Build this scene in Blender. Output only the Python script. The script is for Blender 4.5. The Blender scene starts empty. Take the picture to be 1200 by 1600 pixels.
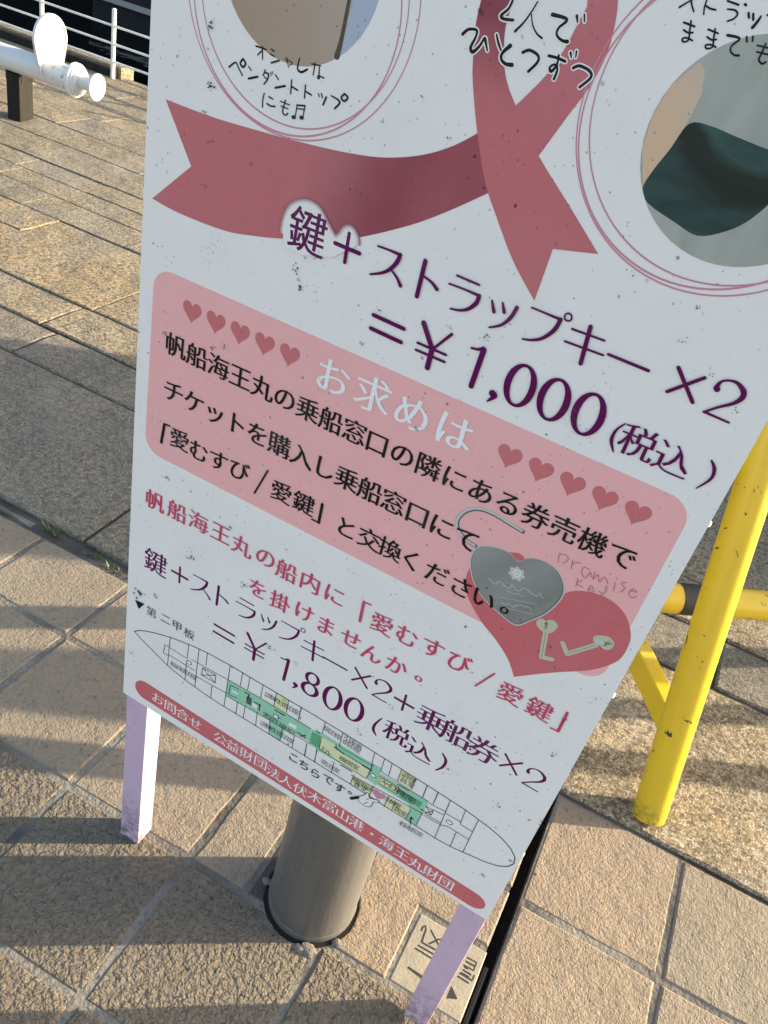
import bpy, bmesh, math, random
from mathutils import Vector, Matrix, noise
random.seed(7)
sc = bpy.context.scene
COL = sc.collection
RAD = math.radians

# ------------------------------------------------------------------ camera
CAM = Vector((0.0, 0.0, 1.54))
cd = bpy.data.cameras.new('camera'); cam = bpy.data.objects.new('camera', cd); COL.objects.link(cam)
cx = Vector((0.878315, 0.427301, 0.214422)); cy = Vector((0.413355, -0.453389, -0.789668)); cz = Vector((-0.240209, 0.782210, -0.574846))
cam.matrix_world = Matrix(((cx.x, -cy.x, -cz.x, CAM.x), (cx.y, -cy.y, -cz.y, CAM.y), (cx.z, -cy.z, -cz.z, CAM.z), (0, 0, 0, 1)))
cd.sensor_fit = 'VERTICAL'; cd.sensor_height = 36.0; cd.lens = 1304.64 / 1600 * 36.0
cd.clip_start = 0.02; cd.clip_end = 2000
sc.camera = cam

# ------------------------------------------------------------------ light
SUN_AZ, SUN_EL = 33.0, 15.0          # azimuth from +X towards +Y
w = bpy.data.worlds.new('World'); sc.world = w; w.use_nodes = True
nt = w.node_tree
sky = nt.nodes.new('ShaderNodeTexSky'); sky.sky_type = 'NISHITA'; sky.sun_disc = False
sky.sun_elevation = RAD(SUN_EL); sky.sun_rotation = RAD(90 - SUN_AZ); sky.air_density = 1.0; sky.dust_density = 2.6; sky.ozone_density = 0.6
bg = nt.nodes['Background']; bg.inputs['Strength'].default_value = 0.13
nt.links.new(sky.outputs[0], bg.inputs['Color'])
sl = bpy.data.lights.new('sun', 'SUN'); sl.energy = 3.9; sl.angle = RAD(0.55); sl.color = (1.0, 0.84, 0.61)
so = bpy.data.objects.new('sun', sl); COL.objects.link(so)
sd = Vector((math.cos(RAD(SUN_AZ)) * math.cos(RAD(SUN_EL)), math.sin(RAD(SUN_AZ)) * math.cos(RAD(SUN_EL)), math.sin(RAD(SUN_EL))))
so.rotation_euler = (-sd).to_track_quat('-Z', 'Y').to_euler(); so.location = sd * 20
sc.view_settings.view_transform = 'Standard'; sc.view_settings.look = 'None'
sc.view_settings.gamma = 1.0; sc.view_settings.use_curve_mapping = False
sc.view_settings.exposure = 1.9

# ------------------------------------------------------------------ helpers
def tag(o, label=None, cat=None, group=None, kind=None):
    if label: o['label'] = label
    if cat: o['category'] = cat
    if group: o['group'] = group
    if kind: o['kind'] = kind
    return o
def link(name, me, mat, parent=None, loc=(0, 0, 0)):
    o = bpy.data.objects.new(name, me); COL.objects.link(o); o.location = loc
    if mat and not me.materials: me.materials.append(mat)
    if parent: o.parent = parent
    return o
def empty(name, loc=(0, 0, 0), rz=0):
    o = bpy.data.objects.new(name, None); COL.objects.link(o); o.location = loc; o.rotation_euler = (0, 0, rz)
    o.empty_display_size = 0.1
    return o
def obj(name, bm, mat, parent=None, loc=(0, 0, 0), smooth=False):
    me = bpy.data.meshes.new(name)
    bmesh.ops.recalc_face_normals(bm, faces=bm.faces[:])
    bm.to_mesh(me); bm.free()
    if smooth:
        for p in me.polygons: p.use_smooth = True
        try: me.set_sharp_from_angle(angle=RAD(38))
        except Exception: pass
    return link(name, me, mat, parent, loc)
def add_box(bm, x0, x1, y0, y1, z0, z1, bev=0.0, mat4=None):
    r = bmesh.ops.create_cube(bm, size=1.0)
    for v in r['verts']:
        v.co = Vector((x0 + (v.co.x + .5) * (x1 - x0), y0 + (v.co.y + .5) * (y1 - y0), z0 + (v.co.z + .5) * (z1 - z0)))
    vs = r['verts']
    if bev:
        es = list({e for v in vs for e in v.link_edges})
        rr = bmesh.ops.bevel(bm, geom=es, offset=bev, segments=2, affect='EDGES', profile=.6)
        vs = list({v for f in rr['faces'] for v in f.verts} | {v for v in vs if v.is_valid})
    if mat4:
        for v in vs: v.co = mat4 @ v.co
    return vs
def add_tube(bm, a, b, r0, r1=None, seg=24, caps=True):
    a = Vector(a); b = Vector(b); r1 = r0 if r1 is None else r1
    d = (b - a).normalized(); up = Vector((0, 0, 1)) if abs(d.z) < .95 else Vector((1, 0, 0))
    e1 = d.cross(up).normalized(); e2 = d.cross(e1)
    A = [bm.verts.new(a + (e1 * math.cos(t) + e2 * math.sin(t)) * r0) for t in [2 * math.pi * i / seg for i in range(seg)]]
    B = [bm.verts.new(b + (e1 * math.cos(t) + e2 * math.sin(t)) * r1) for t in [2 * math.pi * i / seg for i in range(seg)]]
    for i in range(seg):
        j = (i + 1) % seg; bm.faces.new((A[i], A[j], B[j], B[i]))
    if caps: bm.faces.new(A[::-1]); bm.faces.new(B)
def add_lathe(bm, prof, origin, axis=(0, 0, 1), seg=40):
    """prof: (radius, distance along axis)"""
    o = Vector(origin); d = Vector(axis).normalized(); up = Vector((0, 0, 1)) if abs(d.z) < .95 else Vector((1, 0, 0))
    e1 = d.cross(up).normalized(); e2 = d.cross(e1); rings = []
    for r, h in prof:
        rings.append([bm.verts.new(o + d * h + (e1 * math.cos(2 * math.pi * i / seg) + e2 * math.sin(2 * math.pi * i / seg)) * max(r, 1e-5)) for i in range(seg)])
    for A, B in zip(rings, rings[1:]):
        for i in range(seg):
            j = (i + 1) % seg; bm.faces.new((A[i], A[j], B[j], B[i]))
    bm.faces.new(rings[0][::-1]); bm.faces.new(rings[-1])

# ------------------------------------------------------------------ materials
class NT:
    def __init__(s, name, rough=.6, spec=.5, metal=0.0):
        s.m = bpy.data.materials.new(name); s.m.use_nodes = True; s.t = s.m.node_tree; s.b = s.t.nodes['Principled BSDF']
        s.b.inputs['Roughness'].default_value = rough; s.b.inputs['Specular IOR Level'].default_value = spec; s.b.inputs['Metallic'].default_value = metal
        s._co = None
    def n(s, typ, **kw):
        nd = s.t.nodes.new(typ)
        for k, v in kw.items():
            if k in nd.inputs: nd.inputs[k].default_value = v
            else: setattr(nd, k, v)
        return nd
    def l(s, a, b): s.t.links.new(a, b)
    def co(s, kind='Object'):
        if not s._co: s._co = s.n('ShaderNodeTexCoord')
        return s._co.outputs[kind]
    def noise(s, scale, detail=3.0, rough=.55, vec=None, dist=0.0):
        nd = s.n('ShaderNodeTexNoise', Scale=scale, Detail=detail, Roughness=rough, Distortion=dist)
        s.l(vec or s.co(), nd.inputs['Vector']); return nd.outputs['Fac']
    def vor(s, scale, vec=None, out='Distance', feat='F1', rand=1.0):
        nd = s.n('ShaderNodeTexVoronoi', Scale=scale, Randomness=rand); nd.feature = feat
        s.l(vec or s.co(), nd.inputs['Vector']); return nd.outputs[out]
    def ramp(s, fac, stops, interp='LINEAR'):
        nd = s.n('ShaderNodeValToRGB'); cr = nd.color_ramp; cr.interpolation = interp
        while len(cr.elements) < len(stops): cr.elements.new(.5)
        for e, (p, c) in zip(cr.elements, stops):
            e.position = p; e.color = (c, c, c, 1) if isinstance(c, (int, float)) else (*c[:3], 1)
        s.l(fac, nd.inputs['Fac']); return nd.outputs['Color']
    def mix(s, fac, a, b, mode='MIX'):
        nd = s.n('ShaderNodeMix', data_type='RGBA', blend_type=mode)
        for k, v in ((0, fac), (6, a), (7, b)):
            if hasattr(v, 'links') or isinstance(v, bpy.types.NodeSocket): s.l(v, nd.inputs[k])
            elif k == 0: nd.inputs[0].default_value = v
            else: nd.inputs[k].default_value = (*v[:3], 1) if not isinstance(v, (int, float)) else (v, v, v, 1)
        return nd.outputs[2]
    def math(s, op, a, b=None):
        nd = s.n('ShaderNodeMath', operation=op)
        for k, v in ((0, a), (1, b)):
            if v is None: continue
            if isinstance(v, bpy.types.NodeSocket): s.l(v, nd.inputs[k])
            else: nd.inputs[k].default_value = v
        return nd.outputs[0]
    def bump(s, h, dist, strength=1.0, prev=None):
        nd = s.n('ShaderNodeBump', Strength=strength, Distance=dist); s.l(h, nd.inputs['Height'])
        if prev: s.l(prev, nd.inputs['Normal'])
        return nd.outputs['Normal']
    def color(s, c):
        if isinstance(c, bpy.types.NodeSocket): s.l(c, s.b.inputs['Base Color'])
        else: s.b.inputs['Base Color'].default_value = (*c[:3], 1)
    def normal(s, n): s.l(n, s.b.inputs['Normal'])
    def rough(s, r): s.l(r, s.b.inputs['Roughness'])
    def rnd(s):
        return s.n('ShaderNodeObjectInfo').outputs['Random']

def stone_tile(name, coarse):
    k = NT(name, .85, .3)
    geo = k.n('ShaderNodeNewGeometry').outputs['Position']
    r = k.rnd()
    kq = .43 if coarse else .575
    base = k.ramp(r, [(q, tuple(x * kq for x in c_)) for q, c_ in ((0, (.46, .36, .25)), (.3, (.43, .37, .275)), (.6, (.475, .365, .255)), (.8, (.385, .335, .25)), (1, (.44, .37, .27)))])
    big = k.noise(5.0, 4, .6, geo)
    base = k.mix(k.ramp(big, [(.35, 0.0), (.7, .5)]), base, tuple(x * kq for x in (.37, .295, .215)))
    mid = k.noise(38, 3, .6, geo)
    base = k.mix(k.ramp(mid, [(.52, 0.0), (.72, .4)]), base, tuple(x * kq for x in (.52, .395, .27)))
    sp = k.noise(210, 2, .6, geo)
    base = k.mix(k.ramp(sp, [(.28, .75), (.42, 0.0)]), base, (.22, .18, .14))
    st = k.noise(11, 2, .5, geo)
    base = k.mix(k.ramp(st, [(.66, 0.0), (.8, .55)]), base, (.24, .21, .17))
    chip = k.n('ShaderNodeTexVoronoi', Scale=105.0 if coarse else 85.0); k.l(geo, chip.inputs['Vector'])
    chs = k.n('ShaderNodeSeparateColor'); k.l(chip.outputs['Color'], chs.inputs[0])
    cm = k.math('MULTIPLY', k.ramp(chs.outputs[0], [(.20 if coarse else .06, .75), (.25 if coarse else .09, 0.0)]), k.ramp(chip.outputs['Distance'], [(.25, 1.0), (.5, 0.0)]))
    base = k.mix(cm, base, (.13, .108, .085))
    g1 = k.noise(58 if coarse else 80, 5, .62, geo)
    pits = k.ramp(g1, [(.36, 0.0), (.52, .8), (.66, 1.0)] if coarse else [(.30, 0.0), (.44, .85), (.62, 1.0)])
    base = k.mix(k.ramp(g1, [(.30, .8 if coarse else .6), (.45, 0.0)]), base, (.12, .10, .075))
    k.color(base)
    h1 = k.noise(230, 3, .6, geo); h0 = k.noise(14, 3, .6, geo)
    wv_ = k.n('ShaderNodeVectorMath', operation='ADD'); k.l(geo, wv_.inputs[0])
    wn_ = k.n('ShaderNodeTexNoise', Scale=60.0, Detail=2.0); k.l(geo, wn_.inputs['Vector'])
    ws_ = k.n('ShaderNodeVectorMath', operation='SCALE'); k.l(wn_.outputs['Color'], ws_.inputs[0]); ws_.inputs['Scale'].default_value = .014
    k.l(ws_.outputs[0], wv_.inputs[1])
    peb = k.vor(88 if coarse else 120, wv_.outputs[0]); peb2 = k.vor(190 if coarse else 240, wv_.outputs[0])
    base = k.mix(k.ramp(peb, [(.48, 0.0), (.85, .75 if coarse else .4)]), base, (.16, .13, .10))
    k.color(base)
    n = k.bump(h0, .007, 1.0)
    n = k.bump(pits, .0016 if coarse else .0009, 1.0, n)
    n = k.bump(k.math('SUBTRACT', 1.0, peb), .0058 if coarse else .0009, 1.0, n)
    n = k.bump(k.math('SUBTRACT', 1.0, peb2), .0026 if coarse else .0008, 1.0, n)
    n = k.bump(h1, .003 if coarse else .0020, 1.0, n)
    k.normal(n)
    return k.m
M = {}
M['tile'] = stone_tile('beige_stone_tile', False)
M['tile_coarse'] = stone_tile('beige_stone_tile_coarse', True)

def granite(name, tints, fine=1.0, con=1.0):
    k = NT(name, .82, .35)
    geo = k.n('ShaderNodeNewGeometry').outputs['Position']
    r = k.rnd()
    base = k.ramp(r, tints)
    big = k.noise(3.2, 4, .6, geo)
    base = k.mix(k.ramp(big, [(.4, 0.0), (.68, .55)]), base, (.26, .225, .17))
    g = k.n('ShaderNodeTexVoronoi', Scale=230 * fine); k.l(geo, g.inputs['Vector'])
    sepr = k.n('ShaderNodeSeparateColor'); k.l(g.outputs['Color'], sepr.inputs[0])
    base = k.mix(k.ramp(sepr.outputs[0], [(.0, .8 * con), (.2, .7 * con), (.3, 0.0)], 'LINEAR'), base, (.11, .095, .08))
    base = k.mix(k.ramp(sepr.outputs[1], [(.62, 0.0), (.72, .5 * con), (1, .6 * con)]), base, (.52, .47, .37))
    g1 = k.noise(62, 5, .64, geo)
    base = k.mix(k.ramp(g1, [(.36, .9 * con), (.48, 0.0)]), base, (.10, .085, .065))
    wear = k.noise(1.6, 4, .6, geo)
    base = k.mix(k.ramp(wear, [(.5, 0.0), (.72, .55)]), base, (.25, .235, .205))
    k.color(base)
    h0 = k.noise(3.6, 3, .5, geo)
    n = k.bump(h0, .085, 1.0)
    n = k.bump(k.ramp(g1, [(.32, 0.0), (.5, .8), (.68, 1.0)]), .0042, 1.0, n)
    n = k.bump(sepr.outputs[2], .0022, 1.0, n)
    n = k.bump(k.noise(210, 3, .6, geo), .004, 1.0, n)
    k.normal(n)
    return k.m
M['granite'] = granite('weathered_granite', [(0, (.25, .19, .092)), (.25, (.18, .157, .113)), (.45, (.265, .19, .084)), (.65, (.155, .138, .102)), (.8, (.235, .183, .096)), (1, (.18, .153, .10))])
M['granite_gold'] = granite('golden_granite', [(0, (.31, .214, .095)), (.5, (.255, .193, .103)), (1, (.29, .197, .083))])
M['granite_shaded'] = granite('shaded_granite', [(0, (.17, .15, .115)), (1, (.15, .134, .10))], 1.25, .6)  # same stone as the golden blocks, shade put into a greyer colour

def plain(name, c, rough=.6, spec=.5, metal=0., bumps=None, var=None):
    k = NT(name, rough, spec, metal)
    if var:
        k.color(k.mix(k.ramp(k.noise(var[0], 4, .6), [(.4, 0.0), (.7, 1.0)]), c, var[1]))
    else: k.color(c)
    if bumps: k.normal(k.bump(k.noise(bumps[0], 3, .6), bumps[1]))
    return k.m
def mortar(name, a, b_):
    k = NT(name, .9, .2); geo = k.n('ShaderNodeNewGeometry').outputs['Position']
    c = k.mix(k.ramp(k.noise(2.6, 4, .6, geo), [(.44, 0.0), (.6, 1.0)]), a, b_)
    c = k.mix(k.ramp(k.noise(160, 2, .6, geo), [(.3, .6), (.45, 0.0)]), c, (.08, .075, .07))
    k.color(c); k.normal(k.bump(k.noise(70, 4, .6, geo), .006)); return k.m
M['mortar'] = mortar('grey_mortar', (.205, .186, .155), (.085, .078, .068))
M['joint_dark'] = mortar('dirty_joint', (.09, .08, .07), (.03, .027, .024))
M['rubber'] = plain('black_rubber', (.012, .012, .012), .38, .5)
M['dark'] = plain('dark_soil', (.02, .018, .016), .95, .1)
M['plate'] = plain('plate_stone', (.30, .27, .20), .7, .3, bumps=(160, .001), var=(20, (.24, .215, .165)))
M['engrave'] = plain('engraved_black', (.035, .033, .03), .8, .2)
M['water'] = None
k = NT('harbour_water', .04, .25); k.color((.002, .003, .0035)); k.b.inputs['IOR'].default_value = 1.33
k.normal(k.bump(k.noise(1.6, 3, .5, k.n('ShaderNodeNewGeometry').outputs['Position']), .01)); M['water'] = k.m

# white gloss paint
k = NT('white_gloss_paint', .35, .5)
c = k.mix(k.ramp(k.noise(7, 4, .6), [(.45, 0.0), (.75, .5)]), (.60, .60, .60), (.47, .47, .47))
k.color(c); k.normal(k.bump(k.noise(12, 3, .5), .004)); M['white'] = k.m
M['white_fence'] = plain('white_fence_paint', (.78, .78, .76), .45, .5, var=(5, (.62, .61, .58)))
# black timber
k = NT('tarred_timber', .75, .3)
wv = k.n('ShaderNodeMapping'); k.l(k.co(), wv.inputs['Vector']); wv.inputs['Scale'].default_value = (26, 26, 1.5)
g = k.noise(1.0, 4, .65, wv.outputs[0])
k.color(k.mix(k.ramp(g, [(.35, 0.0), (.65, 1.0)]), (.005, .0048, .0045), (.015, .0135, .011)))
k.normal(k.bump(g, .008)); M['timber'] = k.m
# stainless
k = NT('brushed_stainless', .46, .5, .6)
mp = k.n('ShaderNodeMapping'); k.l(k.co(), mp.inputs['Vector']); mp.inputs['Scale'].default_value = (55, 55, 1.2)
br = k.noise(2.0, 4, .7, mp.outputs[0])
cl = k.mix(k.ramp(br, [(.3, 0.0), (.7, 1.0)]), (.16, .158, .152), (.20, .197, .188))
dirt = k.noise(26, 5, .75)
msk = k.n('ShaderNodeMapping'); k.l(k.co(), msk.inputs['Vector']); msk.inputs['Location'].default_value = (.02, .085, -.235); msk.inputs['Scale'].default_value = (1, 1, .55)
ln = k.n('ShaderNodeVectorMath', operation='LENGTH'); k.l(msk.outputs[0], ln.inputs[0])
area = k.ramp(ln.outputs['Value'], [(.02, 1.0), (.045, 0.0)])
sq = k.n('ShaderNodeTexVoronoi', Scale=230.0); sq.distance = 'CHEBYCHEV'; k.l(k.co(), sq.inputs['Vector'])
sqc = k.n('ShaderNodeSeparateColor'); k.l(sq.outputs['Color'], sqc.inputs[0])
dm = k.math('MULTIPLY', k.ramp(sqc.outputs[0], [(.62, 0.0), (.66, 1.0)]), k.math('MULTIPLY', area, k.ramp(dirt, [(.45, 0.0), (.5, 1.0)])))
cl = k.mix(dm, cl, (.03, .03, .03)); k.color(cl)
scr = k.n('ShaderNodeMapping'); k.l(k.co(), scr.inputs['Vector']); scr.inputs['Rotation'].default_value = (.6, .4, .9); scr.inputs['Scale'].default_value = (12, 90, 12)
k.rough(k.ramp(k.noise(3, 3, .7, scr.outputs[0]), [(.3, .40), (.7, .58)]))
k.normal(k.bump(k.noise(4, 3, .7, scr.outputs[0]), .0006)); M['steel'] = k.m
# yellow paint with chips
k = NT('yellow_barrier_paint', .36, .5)
geo = k.n('ShaderNodeNewGeometry').outputs['Position']
c = k.mix(k.ramp(k.noise(9, 4, .6, geo), [(.4, 0.0), (.75, .5)]), (.60, .44, .02), (.53, .385, .025))
ch = k.noise(30, 4, .6, geo, .6)
c = k.mix(k.ramp(ch, [(.665, 0.0), (.675, 1.0)]), c, (.035, .03, .025))
scf = k.n('ShaderNodeMapping'); k.l(geo, scf.inputs['Vector']); scf.inputs['Rotation'].default_value = (.9, .3, .2); scf.inputs['Scale'].default_value = (25, 110, 25)
c = k.mix(k.ramp(k.noise(2, 3, .6, scf.outputs[0]), [(.70, 0.0), (.78, .7)]), c, (.25, .17, .03))
sx = k.n('ShaderNodeSeparateXYZ'); k.l(geo, sx.inputs[0])
grime = k.math('MULTIPLY', k.ramp(sx.outputs['Z'], [(.0, 1.0), (.07, 0.0)]), k.ramp(k.noise(60, 4, .7, geo), [(.42, 0.0), (.58, .9)]))
c = k.mix(grime, c, (.12, .08, .04)); k.color(c); M['yellow'] = k.m
M['tape'] = plain('black_vinyl_tape', (.018, .018, .02), .55, .4, bumps=(40, .002))
# lilac painted wood
k = NT('lilac_paint', .6, .35); geo = k.n('ShaderNodeNewGeometry').outputs['Position']
c = k.mix(k.ramp(k.noise(30, 4, .65, geo), [(.45, 0.0), (.8, .6)]), (.60, .43, .56), (.51, .36, .48))
gx = k.n('ShaderNodeMapping'); k.l(geo, gx.inputs['Vector']); gx.inputs['Scale'].default_value = (130, 130, 14)
c = k.mix(k.ramp(k.noise(1, 3, .6, gx.outputs[0]), [(.67, 0.0), (.78, .8)]), c, (.2, .16, .2))
sx = k.n('ShaderNodeSeparateXYZ'); k.l(geo, sx.inputs[0])
gr = k.math('MULTIPLY', k.ramp(sx.outputs['Z'], [(.0, 1.0), (.16, 0.0)]), k.ramp(k.noise(75, 5, .7, geo), [(.40, 0.0), (.62, .95)]))
c = k.mix(gr, c, (.09, .075, .06)); k.color(c); k.normal(k.bump(k.noise(1, 3, .6, gx.outputs[0]), .0015)); M['lilac'] = k.m
M['leaf'] = plain('weed_green', (.07, .11, .03), .6, .3, var=(60, (.12, .13, .05)))
M['hull'] = plain('dark_hull_paint', (.003, .0035, .004), .6, .1)
M['pont'] = plain('weathered_dark_plank', (.018, .018, .018), .8, .2)
M['panelgrey'] = plain('grey_hull_panel', (.05, .055, .052), .6, .2)
M['backboard'] = plain('painted_board', (.5, .5, .48), .6, .3)

# printed board: base ink colour, dirt specks, mould spots; object coordinates are board coordinates (metres)
def ink(name, c, c2=None, axis=None, rough=.5, dirt=1.0):
    k = NT(name, rough, .14)
    co = k.co()
    if c2 is None: col = k.mix(k.ramp(k.noise(9, 3, .6), [(.4, 0.0), (.7, .25)]), c, tuple(x * .93 for x in c))
    else:
        (x0, y0), (x1, y1), stops = axis
        sp_ = k.n('ShaderNodeSeparateXYZ'); k.l(co, sp_.inputs[0])
        L2 = (x1 - x0) ** 2 + (y1 - y0) ** 2
        t = k.math('ADD', k.math('MULTIPLY', sp_.outputs[0], (x1 - x0) / L2), k.math('MULTIPLY', sp_.outputs[2], (y1 - y0) / L2))
        t = k.math('SUBTRACT', t, (x0 * (x1 - x0) + y0 * (y1 - y0)) / L2)
        f = k.ramp(t, stops)
        col = k.mix(f, c, c2)
    d = (.03, .035, .03)
    wob = k.noise(260, 2, .6)
    spm = k.ramp(k.noise(5.5, 3, .6), [(.38, .25), (.62, 1.0)])
    for scale, thr, amt in ((62, .056, .85), (24, .05, .9), (150, .085, .55)):
        v = k.n('ShaderNodeTexVoronoi', Scale=float(scale)); k.l(co, v.inputs['Vector'])
        s_ = k.n('ShaderNodeSeparateColor'); k.l(v.outputs['Color'], s_.inputs[0])
        rad = k.math('MULTIPLY', s_.outputs[0], thr)
        rad = k.math('SUBTRACT', k.math('ADD', rad, k.math('MULTIPLY', wob, thr * 1.6)), thr * 1.05)
        m = k.ramp(k.math('SUBTRACT', rad, k.math('MULTIPLY', v.outputs['Distance'], .35)), [(0.0, 0.0), (.012, amt * dirt)])
        col = k.mix(k.math('MULTIPLY', m, spm), col, d)
    sm = k.math('MULTIPLY', k.ramp(k.noise(16, 2, .5), [(.64, 0.0), (.76, 1.0)]), k.ramp(k.noise(330, 3, .7), [(.55, 0.0), (.68, .6)]))
    col = k.mix(sm, col, (.10, .11, .10))
    gl = k.ramp(k.noise(6, 4, .65), [(.5, 0.0), (.85, .16)])
    col = k.mix(gl, col, (.45, .47, .47))
    k.color(col); return k.m
INK = {
    'white': ink('print_white', (.86, .81, .775)),
    'black': ink('print_black', (.012, .012, .010), dirt=.3),
    'purple': ink('print_purple', (.115, .004, .075), dirt=.5),
    'crimson': ink('print_crimson', (.60, .06, .125), dirt=.7),
    'pink': ink('print_pink', (.88, .45, .44)),
    'rose': ink('print_rose', (.50, .125, .135)),
    'heart': ink('print_heart', (.60, .175, .18)),
    'bar': ink('print_bar', (.61, .145, .155)),
    'line': ink('print_pink_line', (.62, .26, .31), dirt=.5),
    'palewhite': ink('print_pale', (.88, .86, .85)),
    'green': ink('print_green', (.33, .62, .43)),
    'dkgreen': ink('print_dark_green', (.13, .38, .22)),
    'cream': ink('print_cream', (.76, .74, .45)),
    'grey': ink('print_grey', (.31, .30, .28)),
    'ltgrey': ink('print_light_grey', (.55, .55, .52)),
    'brass': ink('print_brass', (.55, .53, .38)),
    'dkgrey': ink('print_dark_grey', (.10, .12, .11)),
}
# ------------------------------------------------------------------ quay paving
GAP0, GAP1 = .1395, .158
ground = None
def sheet(bm, x0, x1, y0, y1, z):
    vs = [bm.verts.new((x, y, z)) for x, y in ((x0, y0), (x1, y0), (x1, y1), (x0, y1))]
    bm.faces.new(vs)
bm = bmesh.new()
for (x0, x1, y0, y1) in ((-60, GAP0 - .004, -60, 1.39), (GAP1 + .004, 60, -60, 1.39), (-60, 60, 1.39, 5.9)):
    sheet(bm, x0, x1, y0, y1, -.0022 if y1 < 2 else -.006)
# slot of the expansion joint and the quay wall
def quad(bm, *p): bm.faces.new([bm.verts.new(q) for q in p])
quad(bm, (GAP0 - .004, -60, -.006), (GAP0 - .004, 1.39, -.006), (GAP0 - .004, 1.39, -.08), (GAP0 - .004, -60, -.08))
quad(bm, (GAP1 + .004, -60, -.006), (GAP1 + .004, 1.39, -.006), (GAP1 + .004, 1.39, -.08), (GAP1 + .004, -60, -.08))
quad(bm, (GAP0 - .004, -60, -.08), (GAP1 + .004, -60, -.08), (GAP1 + .004, 1.39, -.08), (GAP0 - .004, 1.39, -.08))
quad(bm, (-60, 5.9, -.006), (60, 5.9, -.006), (60, 5.9, -4), (-60, 5.9, -4))
me = bpy.data.meshes.new('quay_ground'); bm.to_mesh(me); bm.free()
ground = link('quay_ground', me, M['mortar']); tag(ground, kind='structure')

def slab(name, poly, z0, z1, bev, mat, parent, jit=.0, seg=3, dz=0.0, smooth=False):
    """stone: polygon outline with uneven arrises, dropped bevel and sides"""
    pts = []
    n = len(poly)
    for i in range(n):
        a = Vector(poly[i]); b_ = Vector(poly[(i + 1) % n]); L = (b_ - a).length
        s = max(1, min(seg, int(L / .05)))
        for j in range(s): pts.append(a.lerp(b_, j / s))
    cxy = sum(pts, Vector((0, 0))) / len(pts)
    bm = bmesh.new()
    def off(p, q, r, d):
        d1 = (q - p).normalized(); d2 = (r - q).normalized()
        nn = Vector((-(d1.y + d2.y), d1.x + d2.x))
        if nn.length < 1e-6: return q
        nn.normalize(); cosh = max(.45, nn.dot(Vector((-d1.y, d1.x))))
        return q + nn * d / cosh
    N = len(pts); outer = []; inner = []
    for i in range(N):
        q = pts[i]; j = random.uniform(0, jit)
        outer.append(off(pts[i - 1], q, pts[(i + 1) % N], j * .6))
        inner.append(off(pts[i - 1], q, pts[(i + 1) % N], bev * random.uniform(.7, 1.3) + j))
    A = [bm.verts.new((p.x, p.y, z1 + dz)) for p in inner]
    B = [bm.verts.new((p.x, p.y, z1 + dz - bev * .8)) for p in outer]
    C = [bm.verts.new((p.x, p.y, z0)) for p in outer]
    bm.faces.new(A)
    for i in range(N):
        k2 = (i + 1) % N
        bm.faces.new((B[i], B[k2], A[k2], A[i])); bm.faces.new((C[i], C[k2], B[k2], B[i]))
    o = obj(name, bm, mat, parent)
    return o
def rect(x0, x1, y0, y1): return [(x0, y0), (x1, y0), (x1, y1), (x0, y1)]
XL = [-3.08, -2.78, -2.485, -2.195, -1.9, -1.605, -1.313, -1.0225, -.7365, -.4425]
YR = [-1.30, -1.0, -.70, -.40, -.10, .20, .497, .797, 1.099, 1.337]
J = .0052
BC, BR = (-.2, .862), .084          # bollard centre, radius
def arc(c, r, a0, a1, n=10):
    return [(c[0] + r * math.cos(a0 + (a1 - a0) * i / n), c[1] + r * math.sin(a0 + (a1 - a0) * i / n)) for i in range(n + 1)]
def cut_circle(poly, c, r):
    """polygon minus a disc that swallows part of its outline (sampled)"""
    out = []; n = len(poly); P = []
    for i in range(n):
        a = Vector(poly[i]); b_ = Vector(poly[(i + 1) % n]); m = max(2, int((b_ - a).length / .006))
        for j in range(m): P.append((a.lerp(b_, j / m), j == 0))
    C = Vector(c); inside = [(p - C).length < r for p, _ in P]; N = len(P)
    if not any(inside): return poly
    st = next(i for i in range(N) if inside[i - 1] and not inside[i])
    for q in range(N):
        i = (st + q) % N
        if inside[i]: continue
        last = inside[(i + 1) % N] or inside[i - 1]
        if P[i][1] or last: out.append(P[i][0].copy())
    a1 = math.atan2(out[-1].y - C.y, out[-1].x - C.x); a0 = math.atan2(out[0].y - C.y, out[0].x - C.x)
    mid = Vector(((poly[0][0] + poly[2][0]) / 2, (poly[0][1] + poly[2][1]) / 2)) - C
    am = math.atan2(mid.y, mid.x)
    d = (a0 - a1) % (2 * math.pi)
    best = None
    for dd in (d, d - 2 * math.pi):
        m = a1 + dd / 2
        diff = abs((m - am + math.pi) % (2 * math.pi) - math.pi)
        if best is None or diff < best[0]: best = (diff, dd)
    n2 = 9
    for i in range(1, n2): 
        t = a1 + best[1] * i / n2; out.append(C + Vector((math.cos(t), math.sin(t))) * r)
    return [tuple(p) for p in out]
HR = BR + .0065
def tile(poly, coarse=False, lab=None):
    p2 = cut_circle(poly, BC, HR)
    o = slab('paving_tile', p2, -.03, 0, .0035, M['tile_coarse' if coarse else 'tile'], ground, .0042, 9, random.uniform(-.0012, .0012))
    return o
def rowtiles(xs, y0, y1, coarse=False):
    for a, b_ in zip(xs, xs[1:]): tile(rect(a + J, b_ - J, y0 + J, y1 - J), coarse)
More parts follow.
